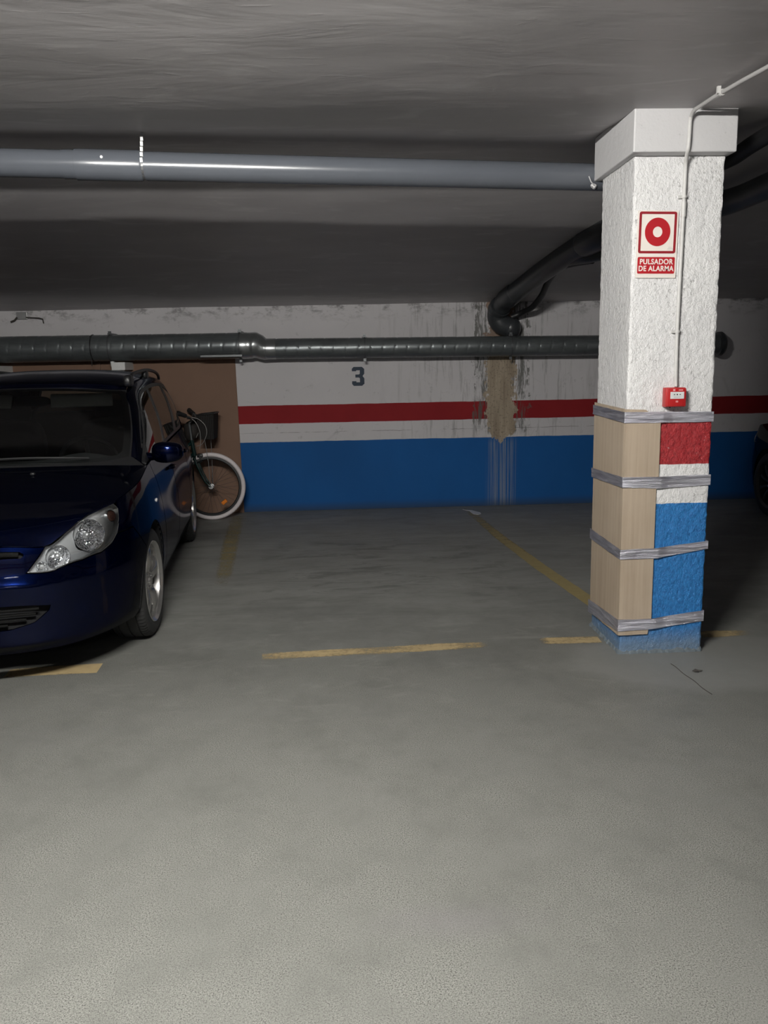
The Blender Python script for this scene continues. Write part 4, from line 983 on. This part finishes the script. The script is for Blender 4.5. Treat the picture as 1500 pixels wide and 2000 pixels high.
def make_car(paint, wheel):
    car = empty('car'); P = M[paint]
    SB = sym(body)
    mir = lambda pts: [(-a, b) for a, b in reversed(pts)]
    # front bumper with grille openings
    half = [(0, 0), (.3, 0), (.6, 0), (.85, 0), (FA1[0][0] - .012, 0)] + FA1 + [(.98, .735), (.90, .745), (.822, .757), (.773, .700), (.703, .670), (.599, .692), (.488, .757), (.40, .757), (.325, .760), (.394, .921), (.423, .99), (.3, .99), (.15, .99)]
    slot = [(-.305, .952), (-.322, .935), (-.322, .915), (-.305, .892), (-.15, .884), (0, .882), (.15, .884), (.305, .892), (.322, .915), (.322, .935), (.305, .952), (0, .955)]
    low = [(-.428, .452), (-.420, .405), (-.345, .300), (-.24, .252), (0, .238), (.24, .252), (.345, .300), (.420, .405), (.428, .452), (.34, .470), (0, .482), (-.34, .470)]
    panel('front_bumper', SB, half + [(0, .99)] + mir(half)[:-1], P, car, holes=[slot, low], step=.04)
    # dark meshes of the openings with slats
    def off(f, d):
        def g(u, v):
            p = f(u, v); n = normal_at(f, u, v)
            if np.dot(n, p - INSIDE) < 0: n = -n
            return p - n * d
        return g
    gr = panel('lower_grille', off(SB, .05), [(-.46, .24), (0, .22), (.46, .24), (.46, .49), (-.46, .49)], M['dark'], car, step=.06, lip=0)
    gr['label'] = 'black lower grille with horizontal slats'
    for k, v in enumerate((.425, .375, .325, .28)):
        ue = .40 - (.03, .045, .09, .17)[k]; b = bmesh.new(); pts = [Vector(off(SB, .012 + .006 * k)(ue * t, v)) for t in [i / 14 - 1 for i in range(29)]]; tube(b, pts, .006, 8); build('slat', b, M['matte'], gr, smooth=True)
    ug = panel('upper_grille', off(SB, .035), [(-.36, .87), (0, .86), (.36, .87), (.36, .985), (-.36, .985)], M['dark'], car, step=.06, lip=0)
    b = bmesh.new(); tube(b, [Vector(off(SB, .004)(.300 * (i / 12 - 1), .925)) for i in range(25)], .012, 10); build('grille_bar', b, M['matte'], ug, smooth=True)
    # bonnet
    HS = sym(lambda s, t: hood(s, t))
    hp = panel('bonnet', HS, [(-1, .006), (-.5, .006), (0, .006), (.5, .006), (1, .006), (1, .5), (1, 1), (.5, 1), (0, 1), (-.5, 1), (-1, 1), (-1, .5)], P, car, kx=.74, ky=.98, step=.045)
    for x in (-.30, .30):
        q = HS(x, .80); ellipsoid_box(b := bmesh.new(), q + np.array([0, 0, .006]), (.014, .012, .009)); build('washer_jet', b, M['black'], hp, smooth=True)
    # cowl and wipers
    cb = bmesh.new(); A, B = [], []
    for i in range(33):
        s = -1 + i / 16; h = HS(max(-1, min(1, s)), 1.0); w = sym(wscreen)(s, 0.015); A.append(cb.verts.new(tuple(h - np.array([0, .006, .014])))); B.append(cb.verts.new(tuple(w - np.array([0, 0, .004]))))
    for i in range(32): cb.faces.new((A[i], A[i + 1], B[i + 1], B[i]))
    cw = build('cowl', cb, M['black'], car, smooth=True)
    for s0, s1 in ((.62, -.25), (-.10, -.93)):
        pts = [Vector(sym(wscreen)(s0 + (s1 - s0) * k / 10, .035 + .03 * math.sin(math.pi * k / 10))) + Vector((0, -.012, .014)) for k in range(11)]
        build('wiper', TB(pts, .007, 6), M['black'], car, smooth=True)
    # screen, roof, tail
    WSY = sym(wscreen); band = .06
    panel('windscreen', WSY, [(-.985, .015), (0, .015), (.985, .015), (.985, .985), (0, .985), (-.985, .985)], M['screen'], car, kx=.66, ky=.95, step=.07, lip=0)
    fr = panel('windscreen_frame', WSY, [(-1, 0), (0, 0), (1, 0), (1, 1), (0, 1), (-1, 1)], M['black'], car, kx=.66, ky=.95, step=.06, lip=0, gap=0, off=-.004,
          holes=[[(-.90, .10), (-.86, .065), (-.5, .05), (0, .045), (.5, .05), (.86, .065), (.90, .10), (.905, .5), (.90, .88), (.86, .93), (.5, .945), (0, .95), (-.5, .945), (-.86, .93), (-.90, .88), (-.905, .5)]])
    fr['label'] = 'black printed border of the windscreen'
    edge = [(.90, .10), (.905, .5), (.90, .88), (.86, .93), (.5, .945), (0, .95)]
    panel('roof', sym(roof), [(-1, 0), (0, 0), (1, 0), (1, .5), (1, 1), (0, 1), (-1, 1), (-1, .5)], P, car, kx=.58, ky=2.35, step=.07)
    panel('tailgate', sym(tail), [(-1, 0), (0, 0), (1, 0), (1, 1), (0, 1), (-1, 1)], P, car, kx=.68, ky=.45, step=.05, holes=[[(-.72, .12), (0, .10), (.72, .12), (.74, .85), (0, .9), (-.74, .85)]])
    panel('rear_window', sym(tail), [(-.75, .08), (0, .06), (.75, .08), (.77, .88), (0, .94), (-.77, .88)], M['glass'], car, kx=.68, ky=.45, step=.07, lip=0, off=-.004)
    for S in (1, -1):
        F = (lambda g: g) if S > 0 else flip; fb = F(body)
        fender = [(.822, .768), (.90, .752), (.98, .742)] + FA2 + [(FA2[-1][0] + .012, .005), (1.912, .005), (1.915, .25), (1.905, .55), (1.880, .80), (1.850, 1.0), (1.74, 1), (1.55, 1), (1.3, 1), (1.1, 1), (.95, 1), (.875, 1), (.876, .935), (.865, .855)]
        panel('fender', fb, fender, P, car, step=.04)
        fd = panel('front_door', fb, [(1.925, .075), (2.74, .075), (2.77, .4), (2.755, .75), (2.735, 1), (2.3, 1), (1.860, 1), (1.890, .80), (1.917, .55), (1.927, .25)], P, car, step=.05)
        rd = panel('rear_door', fb, [(2.75, .075), (3.68, .075), (3.69, .30), (3.70, .60), (3.735, .8), (3.76, 1), (3.2, 1), (2.745, 1), (2.765, .75), (2.78, .4)], P, car, step=.05)
        sl = panel('sill', fb, [(1.925, 0), (3.72, 0), (3.70, .07), (2.8, .07), (1.93, .07)], P, car, step=.05)
        quarter = [(3.745, 0)] + RA + [(RA[-1][0] + .02, 0), (4.75, 0), (5.0, 0), (5.0, 1), (4.7, 1), (4.2, 1), (3.77, 1), (3.745, .8), (3.71, .60), (3.70, .30), (3.70, 0.075)]
        panel('rear_quarter', fb, quarter, P, car, step=.05)
        # arch flanges, black liners
        for nm, cb_ in (('arch_liner', 0), ('arch_liner', WB)):
            b = bmesh.new(); rows = []
            for k in range(25):
                a = math.radians(-12 + 204 * k / 24); u = 1.4 + cb_ + (RW - .001) * math.cos(a); z = .318 + (RW - .001) * math.sin(a); p = fb(u, max(0.0, zv(u, z))); p[2] = z
                rows.append([b.verts.new((p[0] - S * d, cb_ + (RW + e) * math.cos(a), .318 + (RW + e) * math.sin(a))) for d, e in ((.004, 0), (.03, .004), (.30, .01))])
            for A, B in zip(rows, rows[1:]):
                for k in range(2): b.faces.new((A[k], A[k + 1], B[k + 1], B[k]))
            build(nm, b, M['dark'], car, smooth=True)
        # pillar / roof side strip, door frames and glass
        panel('roof_side', F(pillar_strip), [(0, 0), (.5, 0), (1, 0), (1, .5), (1, 1), (.5, 1), (0, 1), (0, .5)], P, car, kx=.09, ky=3.0, step=.030)
        SW = F(sidewin); G = [([(.56, .07), (1.00, .06), (1.44, .05), (1.60, .94), (1.22, .95), (.92, .93), (.66, .83)], 0), ([(1.53, .05), (2.22, .05), (2.45, .94), (1.68, .94)], 1), ([(2.36, .06), (3.02, .10), (2.98, .80), (2.60, .93), (2.56, .90)], 2)]
        panel('window_frame', SW, [(.40, 0), (1.5, 0), (2.5, 0), (3.22, 0), (3.22, 1), (2.5, 1), (1.5, 1), (.9, 1), (.40, 1)], M['black'], car, kx=1, ky=.40, step=.05, gap=0, holes=[g for g, _ in G])
        for g, k in G: panel('side_window', SW, g, M['glass'], (fd, rd, car)[k], kx=1, ky=.4, step=.08, lip=0, gap=-.004, off=-.003)
        # handles
        for d, u in ((fd, 2.655), (rd, 3.62)):
            q = fb(u, .82); b = bmesh.new(); tube(b, spline([(q[0] - S * .004, q[1] - .085, q[2]), (q[0] + S * .026, q[1] - .060, q[2]), (q[0] + S * .030, q[1], q[2] + .003), (q[0] + S * .026, q[1] + .060, q[2]), (q[0] - S * .004, q[1] + .085, q[2])], 5), .0105, 10)
            build('door_handle', b, P, d, smooth=True)
        # side repeater lamp
        if True:
            q = fb(1.640, .74); b = bmesh.new(); ellipsoid_box(b, (q[0] + S * .001, q[1], q[2]), (.007, .026, .011), 2.4); build('side_repeater', b, M['white'], car, smooth=True)
        # mirror
        def mf(q): q = q.copy(); q.z *= 1 - .12 * (q.x * S > 0) * abs(q.x) / .1; q.y += .25 * abs(q.x); return q
        b = bmesh.new(); ellipsoid_box(b, (S * .905, .50, 1.015), (.098, .055, .066), 3.0, fn=mf); tube(b, [(S * .77, .57, .985), (S * .82, .55, .985), (S * .86, .53, .995)], [.028, .022, .026], 12)
        mi = build('side_mirror', b, P, car, smooth=True)
        b = bmesh.new(); ellipsoid_box(b, (S * .905, .560, 1.016), (.078, .006, .052), 3.5, fn=mf); build('mirror_glass', b, M['chrome'], mi, smooth=True)
        # roof rail
        b = bmesh.new(); rail = spline([(S * .600, 1.26, 1.462), (S * .598, 1.34, 1.500), (S * .592, 1.7, 1.520), (S * .588, 2.2, 1.535), (S * .583, 2.7, 1.520), (S * .575, 3.0, 1.490), (S * .572, 3.06, 1.455)], 6); tube(b, rail, .013, 10)
        rl = build('roof_rail', b, M['black'], car, smooth=True)
        b = bmesh.new(); ellipsoid_box(b, (S * .593, 1.20, 1.457), (.030, .075, .042), 3.2); build('rail_foot', b, M['black'], rl, smooth=True)
        b = bmesh.new(); ellipsoid_box(b, (S * .590, 2.05, 1.495), (.026, .06, .034), 3.2); build('rail_foot', b, M['black'], rl, smooth=True)
        make_headlight(car, S)
        b = bmesh.new(); ellipsoid_box(b, (S * .66, 3.405, .90), (.06, .045, .12), 3.0); build('tail_light', b, M['signdark'], car, smooth=True)
        # sun visor
        b = BX(-.195, .195, -.009, .009, -.047, .047, bev=.008, seg=3); v = build('sun_visor', b, M['visor'], car, smooth=True, loc=(S * .315, .985, 1.338)); v.rotation_euler = (math.radians(-22), 0, S * .16)
        # front seat
        b = bmesh.new(); ellipsoid_box(b, (S * .36, 1.42, .55), (.25, .27, .10), 4); ellipsoid_box(b, (S * .36, 1.74, .86), (.24, .085, .33), 4); ellipsoid_box(b, (S * .36, 1.80, 1.23), (.13, .05, .085), 3); build('seat', b, M['seat'], car, smooth=True)
    b = bmesh.new(); ellipsoid_box(b, (0, 2.42, .55), (.62, .28, .10), 4); ellipsoid_box(b, (0, 2.78, .88), (.62, .09, .32), 4); build('rear_bench', b, M['seat'], car, smooth=True)
    # dashboard
    b = bmesh.new(); rows = []
    for i in range(17):
        x = -.70 + 1.40 * i / 16; hump = .045 * math.exp(-((x - .34) / .17) ** 2); f0 = .20 + .25 * (abs(x) / .7) ** 2
        rows.append([b.verts.new((x, y, z)) for y, z in ((f0, .955), (.55, .965 + hump * .5), (.78, .960 + hump), (.88, .90), (.90, .70))])
    for A, B in zip(rows, rows[1:]):
        for k in range(4): b.faces.new((A[k], A[k + 1], B[k + 1], B[k]))
    build('dashboard', b, M['seat'], car, smooth=True)
    b = bmesh.new(); n = 40; c = Vector((.33, 1.02, .925)); ax = Matrix.Rotation(math.radians(-62), 4, 'X')
    tube(b, [c + ax @ Vector((.185 * math.cos(2 * math.pi * k / n), .185 * math.sin(2 * math.pi * k / n), 0)) for k in range(n)], .014, 10, closed=True)
    tube(b, [c + ax @ Vector((-.18, 0, 0)), c + ax @ Vector((0, 0, -.02)), c + ax @ Vector((.18, 0, 0))], .018, 8); tube(b, [c + ax @ Vector((0, 0, -.02)), c + ax @ Vector((0, -.18, 0))], .016, 8); tube(b, [c, c + ax @ Vector((0, 0, -.2))], .04, 10)
    build('steering_wheel', b, M['black'], car, smooth=True)
    b = bmesh.new(); ellipsoid_box(b, (0, .98, 1.335), (.115, .018, .035), 3); tube(b, [(0, .98, 1.35), (0, 1.0, 1.43)], .01, 8); build('interior_mirror', b, M['black'], car, smooth=True)
    # floor pan, inner tub, headliner
    b = bmesh.new(); box(b, -.42, .42, -.68, -.45, .22, .40); box(b, -.50, .50, -.45, .45, .20, .78); box(b, -.76, .76, .46, 2.26, .17, .30); box(b, -.52, .52, 2.26, 3.15, .20, .60); box(b, -.66, .66, 3.15, 3.40, .30, .60); build('underbody', b, M['dark'], car)
    b = bmesh.new(); 
    for S in (-1, 1): box(b, S * .745 - .012, S * .745 + .012, .45, 3.10, .28, .93)
    build('inner_trim', b, M['dark'], car)
    b = bmesh.new(); G2 = []
    for i in range(9):
        t = .06 + .90 * i / 8; G2.append([b.verts.new(tuple(sym(roof)(s * .96, t) - np.array([0, 0, .025]))) for s in (-1, -.6, -.2, .2, .6, 1)])
    for A, B in zip(G2, G2[1:]):
        for k in range(5): b.faces.new((A[k], A[k + 1], B[k + 1], B[k]))
    build('headliner', b, M['seat'], car, smooth=True)
    # wheels
    w0 = wheel; w0.parent = car
    pos = [(.742, 0, math.radians(-4)), (.742, WB, 0), (-.742, 0, math.radians(176)), (-.742, WB, math.pi)]
    for i, (x, y, rz) in enumerate(pos):
        w = w0 if i == 0 else copy_tree(w0, car)
        w.location = (x, y, .317); w.rotation_euler = (0, 0, rz)
    return car

def build_cars():
    m = mat('faceted_chrome', (.9, .9, .92), .06, 1); g = NT(m); v = g.n('ShaderNodeTexVoronoi', {'Vector': g.coord(), 'Scale': 75.}); g.bump(v.outputs[0], .9, .006); M['facets'] = m
    c = make_car('paint', make_wheel('alloy', 5)); tag(c, 'dark blue metallic estate car parked nose out with a clear headlight', 'car')
    c.location = (-1.956, 4.62, 0); c.rotation_euler = (0, 0, math.radians(5.3))
    # the black car on the right shares the body shapes
    d = copy_tree(c); tag(d, 'black car parked nose to the wall right of the pillar, mostly out of frame', 'car')
    sw = {}
    def repaint(o):
        if o.type == 'MESH' and o.data.materials and o.data.materials[0] == M['paint']:
            if o.data.name not in sw: me = o.data.copy(); me.materials[0] = M['black_paint']; sw[o.data.name] = me
            o.data = sw[o.data.name]
        for ch in o.children: repaint(ch)
    repaint(d)
    for w in [ch for ch in d.children if ch.name.startswith('wheel')]:
        for ch in list(w.children): bpy.data.objects.remove(ch)
        bpy.data.objects.remove(w)
    w0 = make_wheel('darkrim', 10); w0.parent = d  # rim colour darkened to stand in for shade beyond the pillar
    for i, (x, y, rz) in enumerate([(.742, 0, 0), (.742, WB, 0), (-.742, 0, math.pi), (-.742, WB, math.pi)]):
        w = w0 if i == 0 else copy_tree(w0, d); w.location = (x, y, .317); w.rotation_euler = (0, 0, rz)
    d.location = (5.03, 7.80, 0); d.rotation_euler = (0, 0, math.pi)

# ================================================================== BICYCLE
def build_bike():
    Y = 8.45; B = empty('bicycle', (-1.36, Y, 0)); tag(B, 'dark green bicycle with white tyres and a black basket between car and wall', 'bicycle')
    def wheel(x, name):
        b = bmesh.new(); n = 72; R = .328
        tube(b, [(R * math.cos(2 * math.pi * k / n), 0, R * math.sin(2 * math.pi * k / n)) for k in range(n)], .0225, 12, closed=True)
        w = build(name, b, M['whiterub'], B, smooth=True, loc=(x, 0, .350)); w['label'] = 'bicycle wheel with a white tyre'
        b = LT([(-.011, .308), (-.012, .288), (-.006, .280), (.006, .280), (.012, .288), (.011, .308)], 72, 'y'); build('rim', b, M['black'], w, smooth=True)
        b = LT([(-.050, 0), (-.050, .010), (-.034, .010), (-.034, .024), (-.028, .024), (-.026, .014), (.026, .014), (.028, .024), (.034, .024), (.034, .010), (.050, .010), (.050, 0)], 20, 'y'); build('hub', b, M['steel'], w, smooth=True)
        for k in range(32):
            a = 2 * math.pi * k / 32; s = 1 if k % 2 else -1; a2 = a + (.9 if (k // 2) % 2 else -.9)
            build('spoke', TB([(.023 * math.cos(a2), s * .030, .023 * math.sin(a2)), (.284 * math.cos(a), s * .004, .284 * math.sin(a))], .0011, 4), M['dark_pvc'], w)
        return w
    w1 = wheel(0, 'wheel'); b = BX(-.030, .030, -.016, .016, -.018, .018, bev=.006); o = build('reflector', b, M['amber'], w1, loc=(.125, -.004, -.165)); o.rotation_euler = (0, math.radians(-38), 0); o['label'] = 'orange spoke reflector'
    w2 = copy_tree(w1, B); w2.location = (-1.08, 0, .350)
    H0, H1 = Vector((-.150, 0, .66)), Vector((-.175, 0, .83))   # head tube ends
    b = bmesh.new(); tube(b, [H0, H1], .021, 14); tube(b, [H0 + Vector((-.01, 0, .03)), (-.58, 0, .30)], .020, 12); tube(b, [H1 - Vector((0.01, 0, .03)), (-.40, 0, .62), (-.66, 0, .50)], .017, 12)
    tube(b, [(-.58, 0, .30), (-.72, 0, .82)], .018, 12)
    for s in (-1, 1): tube(b, [(-.58, s * .03, .30), (-1.08, s * .055, .35)], .010, 8); tube(b, [(-.70, s * .02, .74), (-1.08, s * .055, .35)], .009, 8)
    build('frame', b, M['green'], B, smooth=True)
    b = bmesh.new(); tube(b, [H0 + Vector((0, -.055, -.02)), H0 + Vector((0, 0, 0)), H0 + Vector((0, .055, -.02))], .017, 12)
    for s in (-1, 1): tube(b, spline([H0 + Vector((.002, s * .052, -.01)), (-.118, s * .054, .56), (-.055, s * .054, .415), (0, s * .052, .352)], 6), [.0145] * 8 + [.012] * 6 + [.009] * 5, 10)
    build('fork', b, M['green'], B, smooth=True)
    b = bmesh.new(); tube(b, [H0 + Vector((.004, -.070, -.01)), (-.100, -.070, .56), (-.048, -.066, .42)], .0035, 6); build('fork_trim', b, M['chrome'], B, smooth=True)
    b = bmesh.new(); tube(b, [H1, Vector((-.188, 0, 1.00)), Vector((-.165, 0, 1.03)), Vector((-.12, 0, 1.045))], .013, 10)
    bar = spline([(-.235, -.30, 1.118), (-.19, -.24, 1.095), (-.135, -.14, 1.050), (-.12, 0, 1.045), (-.135, .14, 1.050), (-.19, .24, 1.095), (-.235, .30, 1.118)], 6); tube(b, bar, .0115, 10); build('handlebar', b, M['clampm'], B, smooth=True)
    for s in (-1, 1):
        build('grip', TB([(-.245, s * .305, 1.122), (-.235, s * .298, 1.118), (-.212, s * .268, 1.106), (-.180, s * .225, 1.088)], [.023, .027, .022, .021], 12), M['black'], B, smooth=True)
        build('brake_lever', TB(spline([(-.170, s * .215, 1.082), (-.130, s * .225, 1.068), (-.130, s * .275, 1.062), (-.150, s * .31, 1.066)], 4), [.010] * 4 + [.0055] * 9, 8), M['black'], B, smooth=True)
    # basket: woven-looking box with rim and bars
    x0, x1, z0, z1, yw = -.090, .085, .845, 1.100, .155
    b = bmesh.new(); L = [(x0 + .015, -yw + .02), (x1 - .015, -yw + .02), (x1 - .015, yw - .02), (x0 + .015, yw - .02)]; U = [(x0, -yw), (x1, -yw), (x1, yw), (x0, yw)]
    a = [b.verts.new((x, y, z0)) for x, y in L]; c = [b.verts.new((x, y, z1 - (.012 if x < 0 else -.004))) for x, y in U]; b.faces.new(a)
    for i in range(4): b.faces.new((a[i], a[(i + 1) % 4], c[(i + 1) % 4], c[i]))
    bmesh.ops.solidify(b, geom=b.faces[:], thickness=.004); bk = build('basket', b, M['wicker'], B); bk['label'] = 'black box basket over the front wheel'
    b = bmesh.new(); R = [Vector((x, y, z1 - (.012 if x < 0 else -.004))) for x, y in U]; tube(b, spline([R[0], R[1], R[2], R[3], R[0]], 3), .006, 8); build('basket_rim', b, M['black'], bk, smooth=True)
    b = bmesh.new()
    for k in range(9):
        x = x0 + .018 + (x1 - x0 - .036) * k / 8; tube(b, [(x, -yw + .018, z0), (x, -yw - .002, z1 - .008)], .0022, 5)
    for k in range(9):
        z = z0 + (z1 - z0) * k / 9; q = .02 * (1 - (z - z0) / (z1 - z0)); tube(b, [(x0 + q, -yw + q - .003, z), (x1 - q, -yw + q - .003, z)], .0018, 5)
    build('basket_weave', b, M['black'], bk)
    for s in (-1, 1):
        build('basket_stay', TB([(-.012 + .022 * s, s * .06, .848), (.002 + .008 * s, s * .062, .60), (.002 + .006 * s, s * .056, .352)], .0032, 6), M['steel'], B, smooth=True)
    b = bmesh.new(); box(b, -.125, -.065, -.045, .045, .655, .688, bev=.008); tube(b, [(-.10, -.045, .68), (-.085, -.05, .63), (-.095, -.03, .60)], .009, 8); tube(b, [(-.10, .045, .68), (-.085, .05, .63), (-.095, .03, .60)], .009, 8); build('brake_caliper', b, M['black'], B, smooth=True)
    for pts in ([(-.135, -.20, 1.065), (-.085, -.21, 1.02), (-.055, -.19, .93), (-.062, -.13, .82), (-.085, -.08, .745)], [(-.140, -.20, 1.075), (-.06, -.22, 1.055), (.005, -.22, .99), (.012, -.2, .90), (-.05, -.12, .80), (-.12, -.04, .77)], [(-.14, .20, 1.065), (-.10, .18, .98), (-.14, .08, .85)]):
        build('brake_cable', TB(spline(pts, 6), .0032, 6), M['cable'], B, smooth=True)
    b = bmesh.new(); tube(b, [(-.72, 0, .82), (-.75, 0, .92)], .012, 10); build('seat_post', b, M['steel'], B, smooth=True)
    b = bmesh.new(); ellipsoid_box(b, (-.78, 0, .945), (.13, .075, .03), 2.4, fn=lambda q: Vector((q.x, q.y * (1 - 4.2 * max(0, q.x)), q.z))); build('saddle', b, M['black'], B, smooth=True)
    b = LT([(-.05, .0), (-.05, .09), (-.045, .09), (-.045, 0)], 32, 'y', (-.58, 0, .30)); tube(b, [(-.58, -.06, .30), (-.50, -.075, .15)], .010, 8); tube(b, [(-.58, .06, .30), (-.66, .075, .45)], .010, 8); box(b, -.53, -.46, -.155, -.08, .138, .158, bev=.004); box(b, -.69, -.62, .08, .155, .445, .465, bev=.004); build('crankset', b, M['steel'], B, smooth=True)
    # black bag hanging from the handlebar
    b = bmesh.new(); ellipsoid_box(b, (-1.552, Y + .17, .925), (.085, .085, .105), 2.7, fn=lambda q: Vector((q.x * (1 + .6 * q.z), q.y, q.z + .02 * math.sin(q.x * 20)))); tube(b, [(-1.55, Y + .17, 1.02), (-1.545, Y + .20, 1.085), (-1.54, Y + .24, 1.06), (-1.545, Y + .20, 1.02)], .006, 6)
    tag(build('handlebar_bag', b, M['wicker'], smooth=True), 'rounded black bag hanging on the bicycle handlebar behind the car', 'bag')

# ================================================================== ASSEMBLY
build_setting(); build_pillar(); build_wrap(); build_sign(); build_call_point(); build_conduit(); build_pipes(); build_lamps(); build_cars(); build_bike(); build_floor_bits()
for m in M.values(): pass
